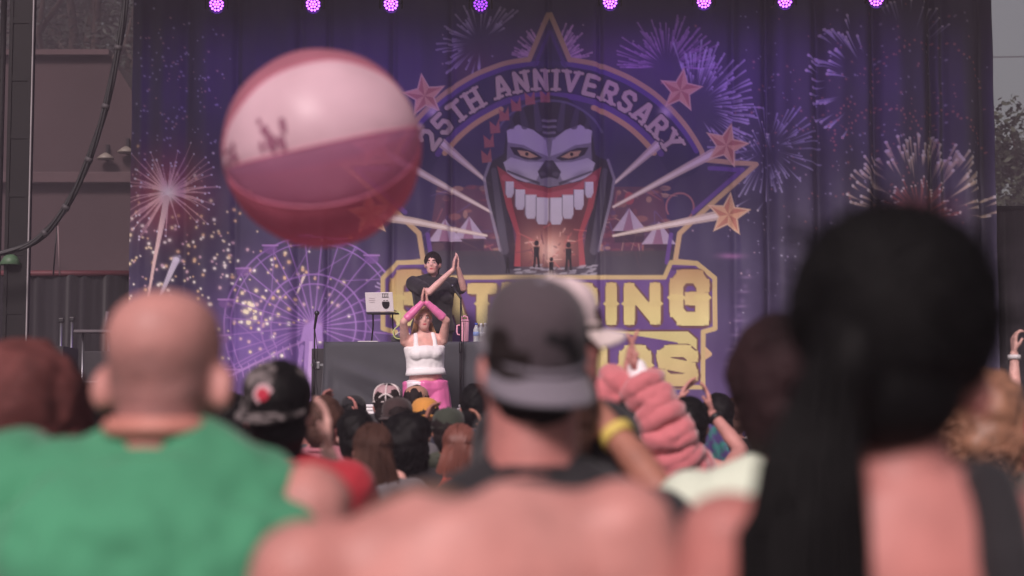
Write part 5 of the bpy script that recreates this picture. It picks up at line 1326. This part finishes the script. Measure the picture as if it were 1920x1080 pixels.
djx = P(812, 560, 17.95)
dj = person('performer in black tee clapping behind the cloth covered table', djx.x, 17.95, 1.71, math.pi + R(14), RISZ, bw=1.22, belly=.03, bust=.04, skin='pale', vox=.0095,
    arms=(((-.30, .17, 1.36), (-.215, .27, 1.57)), ((.10, .26, 1.30), (-.155, .31, 1.55))), hands=(dict(d=(.02, -.05, 1), n=(1, 0, 0), t=(0, -1, .1), curl=10), dict(d=(-.1, .0, 1), n=(-1, 0, 0), t=(0, -1, .1), curl=12)),
    shirt=dict(m=black_cloth, kind='tee', infl=.016, hem=.86), pants=pants_b, headrot=R(-20), legs=None)
hair(dj, 'ponytail', hair_dark, 5, .8); face_parts(dj, hair_dark)
for o in list(dj.root.children):      # turn the hair and features with the head
    if o.name.split('.')[0] in ('hair', 'eye', 'eyebrow', 'lips'):
        c_ = Vector((0, -.02, HZ - .1)) * dj.s
        Mx = Matrix.Translation(c_) @ Matrix.Rotation(R(-20), 4, 'Z') @ Matrix.Translation(-c_)
        for oo in [o] + list(o.children): oo.data.transform(Mx)
bm = bmesh.new(); box(bm, (.02 * dj.s, .155 * dj.s, 1.28 * dj.s), (.09, .01, .04), bev=.003); bm_obj('shirt_print', bm, mat('print_white', (226, 222, 224), .7), dj.root)

# ---- bald man in green
def stubble(co, col):
    z_ = co[:, 2] - HZ; y_ = co[:, 1]
    f = np.clip((.050 - z_) / .05, 0, 1) * np.clip((z_ + .098) / .018, 0, 1) * np.clip((.045 - y_) / .03, 0, 1)
    g_ = np.array([noise.noise(Vector(p) * 60) for p in co]) * .25 + .8
    f = np.clip(f * g_, 0, 1) * .62 * np.clip((.082 - np.abs(co[:, 0])) / .006, 0, 1)
    c = col * (1 - f[:, None]) + np.array(lin((84, 72, 74))) * f[:, None]
    red = np.exp(-((z_ + .125) / .03) ** 2)[:, None] * .35
    return c * (1 - red) + np.array(lin((190, 96, 84))) * red
x, y = at(310, 1270)
bald = person('bald man with grey stubble in a green sleeveless shirt', x, y, 1.688, R(-6), bw=1.34, belly=.05, skin='pink', hw=1.19, jaw=1.06, neck=1.28, aw=1.25, vox=.009, paint=stubble, ear_dz=-.022,
    shirt=dict(m=bmat('green_cotton', (66, 138, 102), var=.12), kind='sleeveless', infl=.022, wr=.040, sx=(1, .62)), pants=pants_j, ears=True, group=CR)
b_ = bmesh.new()     # roll of skin at the nape, wide cut arm hole of the left side
tube(b_, [Vector((.068 * math.cos(R(a)), -.034 + .060 * math.sin(R(a)), HZ - .092)) * bald.s * 1.0 for a in range(190, 351, 10)], .016, 8); me_ = fuse(b_, .007, 3); set_col(me_, np.tile(np.array(lin((190, 128, 116))), (len(me_.vertices), 1))); link_mesh('neck_fold', me_, skin_mat, bald.body)

# ---- man in the backward cap, bare shoulders
x, y = at(998, 1150)
capman = person('man in black shirt and charcoal cap turned backwards with grey brim', x, y, 1.70, R(2), bw=1.10, skin='red', hw=.95, neck=1.40, aw=1.40, vox=.009, group=CR, shz=.075,
    arms=(((-.27, .05, 1.13), (-.24, .25, 1.0)), ((.26, .03, 1.13), (.24, .2, .95))), hands=(dict(d=(.7, .5, .3), n=(0, .3, -1), t=(-.3, 1, .3), curl=18), None), pants=pants_b, shirt=dict(m=black_cloth, kind='tee', infl=.020))
def patch(bm, oc, pts, lift=.003, st=1.4, sz=.0022):
    import itertools
    ins = lambda x, y: sum(((a[1] > y) != (b[1] > y)) and x < (b[0] - a[0]) * (y - a[1]) / (b[1] - a[1]) + a[0] for a, b in zip(pts, pts[1:] + pts[:1])) % 2
    a0, a1 = min(p[0] for p in pts), max(p[0] for p in pts); z0, z1 = min(p[1] for p in pts), max(p[1] for p in pts)
    for i in range(int((a1 - a0) / st) + 1):
        for j in range(int((z1 - z0) / sz) + 1):
            a, z_ = a0 + i * st, z0 + j * sz
            if ins(a + st / 2, z_ + sz / 2): bm.faces.new([bm.verts.new(oc(R(u), v, lift)) for u, v in ((a, z_), (a + st, z_), (a + st, z_ + sz), (a, z_ + sz))])
    bmesh.ops.remove_doubles(bm, verts=bm.verts[:], dist=1e-5)
def logo_tail(bm, oc):
    pts = [(-12 - 1.5 * (p - 0), q) for p, q in ((-16, .072), (-9, .080), (-4, .070), (4, .080), (10, .060), (14, .034), (16, .024), (6, .026), (3, .048), (-6, .060), (-14, .062))]
    patch(bm, oc, pts)
capm = bmat('cap_charcoal', (70, 60, 66), bscale=60, var=.15); greyb = bmat('cap_grey', (112, 106, 116), bscale=60, var=.06)
capc = cap(capman, capm, greyb, yaw=math.pi + R(14), tilt=R(-26), flat=False, logo=(logo_tail, mat('logo_black', (14, 12, 16), .7)), h=.125)
hair(capman, 'short', hair_dark, 8, .5, g=-.006)

# ---- close by: bare shoulders, head bowed
x, y = at(888, 1700)
bow_ = person('close bare shouldered person with bowed brown head before the cap man', x, y, 1.675, R(8), bw=.98, skin='pink', neck=1.0, aw=1.2, vox=.009, group=CR, pants=pants_j, bow=(R(-98), R(10)), arms=(((-.27, .05, 1.16), (-.29, .2, .95)), None), shz=-.005, smooth=45)
bow_.root.rotation_euler = (0, R(-7), R(8)); bow_.root.location.x += 1.36 * math.sin(R(7)) - .01
hb_ = hair(bow_, 'short', mat('hair_fawn', (116, 90, 80), .75, var=.3, spec=.15), 51, 1.2, g=-.008)
for oo in [hb_] + list(hb_.children): oo.data.transform(Matrix.Scale(bow_.s, 4) @ bow_.bow @ Matrix.Scale(1 / bow_.s, 4))

# ---- near woman with long black hair
x, y = at(1672, 1790)
lady = person('woman with long straight black hair swept over one bare shoulder', x, y, 1.69, R(0), bw=.98, skin='red', vox=.010, group=CR, shirt=dict(m=black_cloth, kind='tank', infl=.012), pants=pants_b, neck=.95, ear_dz=-.045, hw=1.08, headrot=R(-14))
hair(lady, 'side', hair_black, 21, 3.0, g=.012)

# ---- man in patterned cap with a round red patch
x, y = at(520, 730)
camo = mat('cap_pattern', (86, 80, 80), .9, var=.85, vscale=38, bump=.3, spec=.1)
camoman = person('dark haired man in black patterned cap with round red badge', x, y, 1.63, R(10), bw=1.05, skin='pale', vox=.012, group=CR, shirt=dict(m=bmat('red_cotton', (168, 40, 52)), kind='tee'), pants=pants_j,
                 arms=(None, ((.26, .10, 1.22), (.16, .30, 1.52))), hands=(None, dict(d=(0, .1, 1), n=(-1, 0, 0), t=(0, -1, 0), curl=20)))
def badge(bm, oc):
    patch(bm, oc, [(17 * math.cos(t), .046 + .027 * math.sin(t)) for t in np.linspace(0, 2 * math.pi, 24, endpoint=False)], .006, 1.5, .0024)
cc_ = cap(camoman, camo, camo, yaw=math.pi - R(20), tilt=R(-12), logo=(badge, mat('badge_white', (206, 170, 176), .7)))
def badge2(bm, oc):
    patch(bm, oc, [(10 * math.cos(t), .046 + .016 * math.sin(t)) for t in np.linspace(0, 2 * math.pi, 24, endpoint=False)], .010, 1.2, .002)
bm = bmesh.new()
Mc = Matrix.Scale(camoman.s, 4) @ Matrix.Translation((0, -.012, HZ + .022)) @ Matrix.Rotation(math.pi - R(20), 4, 'Z') @ Matrix.Rotation(R(-12), 4, 'X')
def oc2(a, z_, l):
    rr0 = np.interp(z_, [0, .02, .045, .07, .09, .105, .115, .1185, .119], [1, 1.015, 1.01, .96, .85, .66, .4, .15, .01]); return Vector((.09 * rr0 * math.sin(a), .109 * rr0 * math.cos(a), z_)) * (1 + l / .1)
badge2(bm, oc2); bmesh.ops.transform(bm, matrix=Mc, verts=bm.verts[:]); bm_obj('badge_centre', bm, mat('badge_red', (186, 44, 66), .7), cc_)
hair(camoman, 'short', hair_black, 4, 1.0); 
b_ = bmesh.new(); ell(b_, (0, -.04, HZ - .10), (.066, .045, .07)); ell(b_, (0, .03, HZ - .09), (.072, .07, .05)); me_ = fuse(b_, .009, 2); wrinkle(me_, .012, 50, 2); me_.transform(Matrix.Scale(camoman.s, 4)); link_mesh('beard', me_, hair_black, camoman.root)
b_ = bmesh.new(); torso_prims(b_, 1.05, infl=.022, z0=.95, z1=1.34); 
for s in (-1, 1): chain(b_, [(s * .13, -.012, 1.30), (s * .13, -.015, 1.43)], [.07, .062])
me_ = fuse(b_, .012, 3); wrinkle(me_, .012, 9, 3); me_.transform(Matrix.Scale(camoman.s, 4)); link_mesh('vest', me_, bmat('taupe_canvas', (122, 100, 90)), camoman.root)

# ---- auburn curly hair at the left edge
x, y = at(52, 860)
red = person('woman with thick curly auburn hair beside the bald man', x, y, 1.60, R(-8), bw=1.0, skin='pink', vox=.013, group=CR, shirt=dict(m=bmat('maroon_cotton', (84, 34, 44)), kind='tee'), pants=pants_j)
hair(red, 'curly', hair_red, 6, 1.3, g=.006)

# ---- white cap seen side-on, arm raised with yellow band
x, y = at(1046, 830)
wc = person('person in pale cap and black t-shirt seen side on', x, y, 1.80, R(-62), bw=1.12, skin='red', vox=.012, group=CR, shirt=dict(m=black_cloth, kind='tee'), pants=pants_b, aw=1.25,
            arms=None)
cap(wc, bmat('cap_white_c', (226, 204, 206), var=.05, bump=.2), bmat('cap_white_b', (232, 214, 210), var=.05), yaw=R(8), tilt=R(4), flat=False)
hair(wc, 'short', hair_brown, 9, .6, g=-.004)

# ---- raised arm with yellow wristband
x, y = at(1042, 900)
yb = person('person with bent arm wearing a yellow wristband, black strap top', x, y, 1.60, R(0), bw=1.05, skin='tan', vox=.012, group=CR, shirt=dict(m=black_cloth, kind='tank'), pants=pants_b, aw=1.05,
            arms=(None, ((.225, -.09, 1.485), (.085, .06, 1.675))), hands=(None, dict(d=(-.25, .0, .9), n=(-1, 0, 0), t=(0, 1, 0), curl=30)))
hair(yb, 'short', hair_brown, 12, 1.0)
def band(pr, k, f, m_, nm='wristband', r=.046):
    el_, w_ = Vector(pr.A[k][0]), Vector(pr.A[k][1]); c = el_.lerp(w_, f); d, u, v = frame(w_ - el_); bm = bmesh.new()
    rings(bm, [[(c + d * z_ + (u * math.cos(2 * math.pi * q / 20) + v * math.sin(2 * math.pi * q / 20)) * (r + e)) * pr.s for q in range(20)] for z_, e in ((-.013, 0), (-.012, .004), (.012, .004), (.013, 0))]); bm_obj(nm, bm, m_, pr.root, smooth=True)
band(yb, 1, .62, mat('band_yellow', (206, 184, 96), .6), r=.038)

# ---- pink padded jacket, arms overhead
pkj = bmat('puffer_pink', (198, 112, 118), bump=.15, bscale=14, var=.06, sheen=.5)
x, y = at(1193, 520)
puf = person('person in quilted pink jacket clapping both hands overhead', x, y, 1.65, R(0), bw=1.0, skin='pink', vox=.013, group=CR, pants=pants_b,
             arms=(((-.20, -.04, 1.60), (-.045, -.06, 1.775)), ((.10, -.13, 1.58), (-.005, -.09, 1.76))), hands=(dict(d=(.2, 0, 1), n=(1, 0, 0), t=(0, -1, 0), curl=8), dict(d=(-.12, 0, 1), n=(-1, 0, 0), t=(0, -1, 0), curl=8)))
b_ = bmesh.new(); torso_prims(b_, 1.15, infl=.035, z0=.95, z1=1.47, flare=.05); me_ = None
def puffs(bm, a, b, r, n_):
    a, b = Vector(a), Vector(b)
    d, u, v = frame(b - a); q = d.to_track_quat('Z', 'Y').to_matrix()
    for i in range(n_): ell(bm, a.lerp(b, (i + .5) / n_), (r * (1 + .06 * math.sin(i * 2.7)), r, (b - a).length / n_ * .82), q @ Matrix.Rotation(R(12 * math.sin(i * 2.1)), 3, 'X'), 14, 8)
for k, r0 in ((0, .080), (1, .098)):
    puffs(b_, puf.sh[k] + Vector((0, -.02, -.08)), Vector(puf.A[k][0]), r0, 7); puffs(b_, puf.A[k][0], Vector(puf.A[k][0]).lerp(Vector(puf.A[k][1]), .9), r0 * .88, 4)
for i in range(6): ell(b_, (0, -.005, .98 + i * .075), (.225, .175, .05))
me_ = fuse(b_, .0095, 4); wrinkle(me_, .016, 18, 3); wrinkle(me_, .012, 38, 5); me_.transform(Matrix.Scale(puf.s, 4)); link_mesh('puffer_jacket', me_, pkj, puf.root)
hair(puf, 'short', hair_black, 2, .6)
b_ = bmesh.new(); chain(b_, [Vector(puf.A[1][0]).lerp(Vector(puf.A[1][1]), .8), Vector(puf.A[1][1]) + Vector((-.0, 0, .03))], [.05, .040]); me_ = fuse(b_, .01, 2); me_.transform(Matrix.Scale(puf.s, 4)); link_mesh('cuff', me_, bmat('white_jersey', (240, 236, 238)), puf.root)

# ---- woman with crossed black straps
x, y = at(1292, 430)
stp = person('woman in black open back top clapping beside the pink jacket', x, y, 1.585, R(-8), bw=1.05, skin='pink', vox=.012, group=CR, pants=pants_b,
             arms=(((-.20, .12, 1.60), (-.07, .24, 1.74)), ((.24, .16, 1.52), (.10, .28, 1.70))), hands=(dict(d=(.5, .2, 1), n=(1, 0, 0), t=(0, -1, .2), curl=14), dict(d=(-.2, .2, 1), n=(-1, 0, 0), t=(0, -1, .2), curl=14)))
b_ = bmesh.new()
chain(b_, [(-.17, -.09, 1.36), (-.06, -.125, 1.33), (.06, -.125, 1.33), (.17, -.09, 1.36)], [.03, .035, .035, .03]); chain(b_, [(-.02, -.128, 1.33), (-.02, -.125, 1.2), (-.03, -.12, 1.05)], [.03, .022, .03]); chain(b_, [(-.1, -.03, 1.47), (-.03, -.11, 1.36)], [.016, .018]); chain(b_, [(.1, -.03, 1.47), (.03, -.11, 1.36)], [.016, .018])
torso_prims(b_, 1.05, infl=.012, z0=.83, z1=1.06); chain(b_, [(-.17, .03, 1.33), (0, .12, 1.30), (.17, .03, 1.33)], [.05, .07, .05]); chain(b_, [(-.17, -.05, 1.36), (-.185, .03, 1.35)], [.03, .04]); chain(b_, [(.17, -.05, 1.36), (.185, .03, 1.35)], [.03, .04])
me_ = fuse(b_, .01, 2); me_.transform(Matrix.Scale(stp.s, 4)); link_mesh('strap_top', me_, black_cloth, stp.root)
hair(stp, 'short', hair_black, 14, 1.0); band(stp, 1, .85, mat('watch_black', (24, 24, 26), .4), 'watch', .034)
# teal and violet flag cloth held beside her
fp = P(1318, 835, 8.1); bm = bmesh.new(); rows = []
for j in range(10):
    rows.append([bm.verts.new((.012 * j + (i / 8 - .5) * .13, .02 * math.sin(i * 1.3 + j * .4), -.22 * j / 9)) for i in range(9)])
for a0_, b0_ in zip(rows[:-1], rows[1:]):
    for k in range(8): bm.faces.new((a0_[k], a0_[k + 1], b0_[k + 1], b0_[k]))
bmesh.ops.solidify(bm, geom=bm.faces[:], thickness=.006)
fm = bpy.data.materials.new('tie_dye'); fm.use_nodes = True; _n = fm.node_tree.nodes; _l = fm.node_tree.links; nz = _n.new('ShaderNodeTexNoise'); nz.inputs['Scale'].default_value = 18; tc = _n.new('ShaderNodeTexCoord'); _l.new(tc.outputs['Object'], nz.inputs['Vector']); rp = _n.new('ShaderNodeValToRGB'); rp.color_ramp.elements[0].position = .42; rp.color_ramp.elements[1].position = .58; rp.color_ramp.elements[0].color = lin((112, 92, 158)) + (1,); rp.color_ramp.elements[1].color = lin((84, 168, 160)) + (1,); _l.new(nz.outputs['Fac'], rp.inputs[0]); _l.new(rp.outputs[0], _n['Principled BSDF'].inputs['Base Color']); _n['Principled BSDF'].inputs['Roughness'].default_value = .8
o = empty('shoulder_towel', fp + Vector((0, 0, .1)), label='teal and violet patterned towel with white edge by the strap top woman', cat='towel')
bm_obj('cloth', bm, fm, o, smooth=True); bm = bmesh.new(); tube(bm, [(.012 * j - .066, .0, -.22 * j / 9) for j in range(10)], .006, 5); bm_obj('white_edge', bm, mat('edge_white', (226, 222, 224), .7), o, smooth=True)

# ---- dark haired person in mint shirt
x, y = at(1458, 950)
mint = person('dark haired person in pale mint shirt behind the black haired woman', x, y, 1.665, R(5), bw=.96, skin='red', vox=.012, shz=.03, group=CR, shirt=dict(m=bmat('mint_cotton', (206, 216, 196), var=.05), kind='tee', infl=.018), pants=pants_j)
hair(mint, 'short', mat('hair_umber', (42, 26, 28), .75, var=.3, spec=.15), 16, 1.5, g=.014)

# ---- right edge: curly blond, white tee, raised arm
x, y = at(1836, 690)
cur = person('woman with curly dark blond hair beside the black haired woman', x, y, 1.585, R(-15), skin='pink', vox=.013, group=CR, shirt=dict(m=bmat('olive_knit', (92, 78, 70)), kind='tee'), pants=pants_j)
hair(cur, 'curly', hair_blond, 18, 1.2, g=-.016)
x, y = at(1884, 245)
wt = person('man in white t-shirt and black trousers beyond the curly hair', x, y, 1.74, R(-5), skin='tan', group=CR, shirt=dict(m=bmat('white_tee', (232, 222, 224), var=.04), kind='tee', hem=.83), pants=pants_b); hair(wt, 'short', hair_dark, 20, .8)
x, y = at(1972, 330)
ra = person('person with one bare arm and a white bracelet raised high', x, y, 1.66, R(5), skin='pale', group=CR, shirt=dict(m=bmat('red_stripe', (150, 44, 52)), kind='tee'), pants=pants_b, vox=.013,
            arms=(((-.21, .06, 1.72), (-.20, .08, 2.00)), None), hands=(dict(d=(.05, .1, 1), n=(1, 0, 0), t=(0, -1, .2), curl=35), None)); hair(ra, 'long', hair_brown, 23, .6)
band(ra, 0, .9, mat('band_white', (230, 226, 228), .5), 'bracelet', .034)

# ---- the rest of the crowd nearer the stage
def crowd(label, px, top, pxm, rot=0, **k):
    x, y = at(px, pxm); H = Ht(top, pxm); return person(label, x, y, H, R(rot), group=CR, vox=.016, **k)
p1 = crowd('person in round black beanie near the table', 663, 747, 285, 4, skin='tan', shirt=dict(m=bmat('grey_cotton', (92, 88, 92)), kind='tee'), pants=pants_b); cap(p1, bmat('beanie_black', (22, 21, 26)), beanie=True); hair(p1, 'short', hair_black, 31, .5, g=-.005)
p2 = crowd('person in pale mesh trucker cap worn facing the stage', 727, 728, 300, 6, skin='pink', shirt=dict(m=black_cloth, kind='tee'), pants=pants_b)
cap(p2, mat('mesh_pink', (176, 142, 148), .8, var=.15, vscale=90), bmat('trucker_white', (226, 214, 214)), yaw=R(-8), opening=hair_dark, mesh_lines=bmat('trucker_white', (226, 214, 214))); hair(p2, 'short', hair_dark, 32, .8)
p3 = crowd('person in tan cap in front of the pink shorts performer', 781, 729, 255, -2, skin='tan', shirt=dict(m=black_cloth, kind='tee'), pants=pants_b); cap(p3, bmat('cap_tan', (166, 122, 104)), opening=hair_dark); hair(p3, 'short', hair_dark, 33, .6)
p4 = crowd('person with bushy black hair below the tan cap', 764, 790, 400, 0, skin='tan', shirt=dict(m=black_cloth, kind='tee'), pants=pants_b); hair(p4, 'curly', hair_black, 34, .8, g=-.018)
p5 = crowd('person in mustard orange head scarf', 797, 752, 310, 12, skin='tan', shirt=dict(m=bmat('brown_cotton', (96, 70, 62)), kind='tee'), pants=pants_b); cap(p5, bmat('mustard', (206, 142, 66)), beanie=True)
b_ = bmesh.new(); chain(b_, [(.06, -.1, HZ + .0), (.09, -.12, HZ - .06), (.10, -.12, HZ - .13)], [.03, .024, .012]); me_ = fuse(b_, .009, 2); me_.transform(Matrix.Scale(p5.s, 4)); link_mesh('scarf_tail', me_, bmat('mustard', (206, 142, 66)), p5.root); hair(p5, 'short', hair_dark, 35, .5, g=-.005)
p6 = crowd('person with black hair just beside the backward cap man', 893, 727, 330, -4, skin='pink', shirt=dict(m=bmat('navy_cotton', (46, 44, 62)), kind='tee'), pants=pants_b); hair(p6, 'short', hair_black, 36, 1.0)
p7 = crowd('dark haired person with bare pale shoulders in a peach tank top', 668, 775, 430, 8, skin='pale', bw=1.15, shirt=dict(m=bmat('peach_cotton', (214, 160, 148)), kind='tank'), pants=pants_j); hair(p7, 'short', hair_black, 37, .9)
p8 = crowd('red haired person in orange red top near the round fan', 862, 800, 400, 0, skin='red', shirt=dict(m=bmat('orange_red', (206, 86, 70)), kind='tee'), pants=pants_j); hair(p8, 'long', mat('hair_ginger', (120, 72, 62), .5, var=.3), 38, 1.0)
p9 = crowd('person in dusty pink shirt lifting a hand beside the patterned cap', 612, 752, 400, -30, skin='red', shirt=dict(m=bmat('dusty_pink', (170, 104, 116)), kind='tee'), pants=pants_j, arms=(((-.22, .10, 1.38), (-.12, .16, 1.66)), None), hands=(dict(d=(-.1, .1, 1), n=(1, 0, 0), t=(0, -1, 0), curl=24), None)); hair(p9, 'short', hair_brown, 39, .8)
p10 = crowd('black haired person between the auburn curls and the bald man', 172, 728, 520, 5, skin='pink', shirt=dict(m=bmat('charcoal_tee', (54, 50, 56)), kind='tee'), pants=pants_b); hair(p10, 'short', hair_black, 40, .9)
p11 = crowd('person in red shirt with black hair behind the bald man', 432, 742, 470, -5, skin='pink', shirt=dict(m=bmat('crimson_tee', (150, 34, 48)), kind='tee'), pants=pants_j); hair(p11, 'long', hair_black, 41, .6)
p12 = crowd('child in a bright red cap in front of the peach tank top', 650, 905, 640, 6, skin='pink', hw=1.12, shirt=dict(m=bmat('brown_tee', (128, 104, 92)), kind='tee'), pants=pants_j); cap(p12, bmat('cap_red', (196, 62, 66)), yaw=R(20)); hair(p12, 'short', hair_brown, 42, .6, g=-.004)
p13 = crowd('person in brown cap hidden behind the tan cap', 745, 752, 340, 10, skin='tan', shirt=dict(m=bmat('grey_cotton', (92, 88, 92)), kind='tee'), pants=pants_b); cap(p13, bmat('cap_umber', (58, 42, 42)), yaw=R(160)); hair(p13, 'short', hair_dark, 43, .5, g=-.004)
p14 = crowd('dark haired man in black shirt between the pink jacket and the mint shirt', 1345, 745, 330, 0, skin='tan', shirt=dict(m=black_cloth, kind='tee'), pants=pants_b); hair(p14, 'short', hair_black, 44, .8)
p15 = crowd('person in dark vest under the auburn curls', 135, 735, 420, 0, skin='pink', shirt=dict(m=black_cloth, kind='tee'), pants=pants_b); hair(p15, 'short', hair_brown, 45, .8)
p16 = crowd('woman with brown hair beyond the white t-shirt', 1800, 742, 260, 0, skin='pink', shirt=dict(m=bmat('wine_tee', (92, 36, 48)), kind='tee'), pants=pants_b); hair(p16, 'long', hair_brown, 46, .5)

p17 = crowd('person in grey hooded top with short brown hair below the trucker cap', 700, 800, 470, 6, skin='pink', shirt=dict(m=bmat('hoodie_grey', (104, 98, 102)), kind='long', infl=.03), pants=pants_j); hair(p17, 'long', hair_brown, 47, .8)
p18 = crowd('person in dark green cap lifting both hands by the orange scarf', 842, 772, 380, -6, skin='tan', shirt=dict(m=bmat('moss_tee', (66, 70, 58)), kind='tee'), pants=pants_b, arms=(((-.24, .10, 1.45), (-.16, .14, 1.68)), ((.24, .12, 1.42), (.17, .18, 1.64)))); cap(p18, bmat('cap_moss', (52, 58, 48)), yaw=R(8)); hair(p18, 'short', hair_dark, 48, .5, g=-.004)
p19 = crowd('long haired person in violet shirt raising one arm near the pink jacket', 1152, 742, 300, 4, skin='pale', shirt=dict(m=bmat('violet_tee', (98, 72, 128)), kind='tee'), pants=pants_b, arms=(None, ((.24, .06, 1.62), (.20, .08, 1.86)))); hair(p19, 'long', hair_blond, 49, .6)
p20 = crowd('person in white sleeveless top with brown hair by the side curtain', 1375, 752, 290, -4, skin='pink', shirt=dict(m=bmat('white_tee', (232, 222, 224)), kind='tank'), pants=pants_j); hair(p20, 'short', hair_brown, 50, .7)
p21 = crowd('dark haired person in blue shirt between the bald man and the badge cap', 448, 782, 330, 3, skin='tan', shirt=dict(m=bmat('blue_tee', (58, 70, 104)), kind='tee'), pants=pants_b); hair(p21, 'short', hair_dark, 52, .7)
p22 = crowd('person in black hooded top with curly brown hair beyond the auburn curls', 205, 745, 330, 3, skin='pink', shirt=dict(m=black_cloth, kind='long'), pants=pants_b); hair(p22, 'curly', hair_brown, 53, .6, g=-.012)
p23 = crowd('person in grey shirt with both bare arms up before the charcoal cloth', 628, 790, 300, 0, skin='red', shirt=dict(m=bmat('grey_cotton', (92, 88, 92)), kind='tee'), pants=pants_b, arms=(((-.23, .08, 1.55), (-.18, .10, 1.80)), ((.23, .08, 1.55), (.16, .12, 1.80)))); hair(p23, 'short', hair_brown, 54, .6)
p24 = crowd('person in teal shirt clapping overhead beside the strap top woman', 1255, 790, 300, 0, skin='pink', shirt=dict(m=bmat('teal_tee', (58, 98, 102)), kind='tee'), pants=pants_b, arms=(((-.18, .10, 1.62), (-.04, .14, 1.84)), ((.18, .10, 1.62), (.04, .14, 1.84)))); hair(p24, 'short', hair_dark, 55, .6)

# ================================================================== HAZE: thin stage smoke and dusty air round everything
hb = bmesh.new(); box(hb, (0, 27.5, 9.5), (110, 75, 21.0))
hm = bpy.data.materials.new('haze_air'); hm.use_nodes = True; hn = hm.node_tree.nodes; hn.clear()
ho = hn.new('ShaderNodeOutputMaterial'); hv = hn.new('ShaderNodeVolumePrincipled')
hv.inputs['Color'].default_value = (.92, .76, .92, 1); hv.inputs['Density'].default_value = 0.0055; hv.inputs['Anisotropy'].default_value = 0.1
hm.node_tree.links.new(hv.outputs[0], ho.inputs['Volume'])
bm_obj('haze', hb, hm, None, kind='stuff')
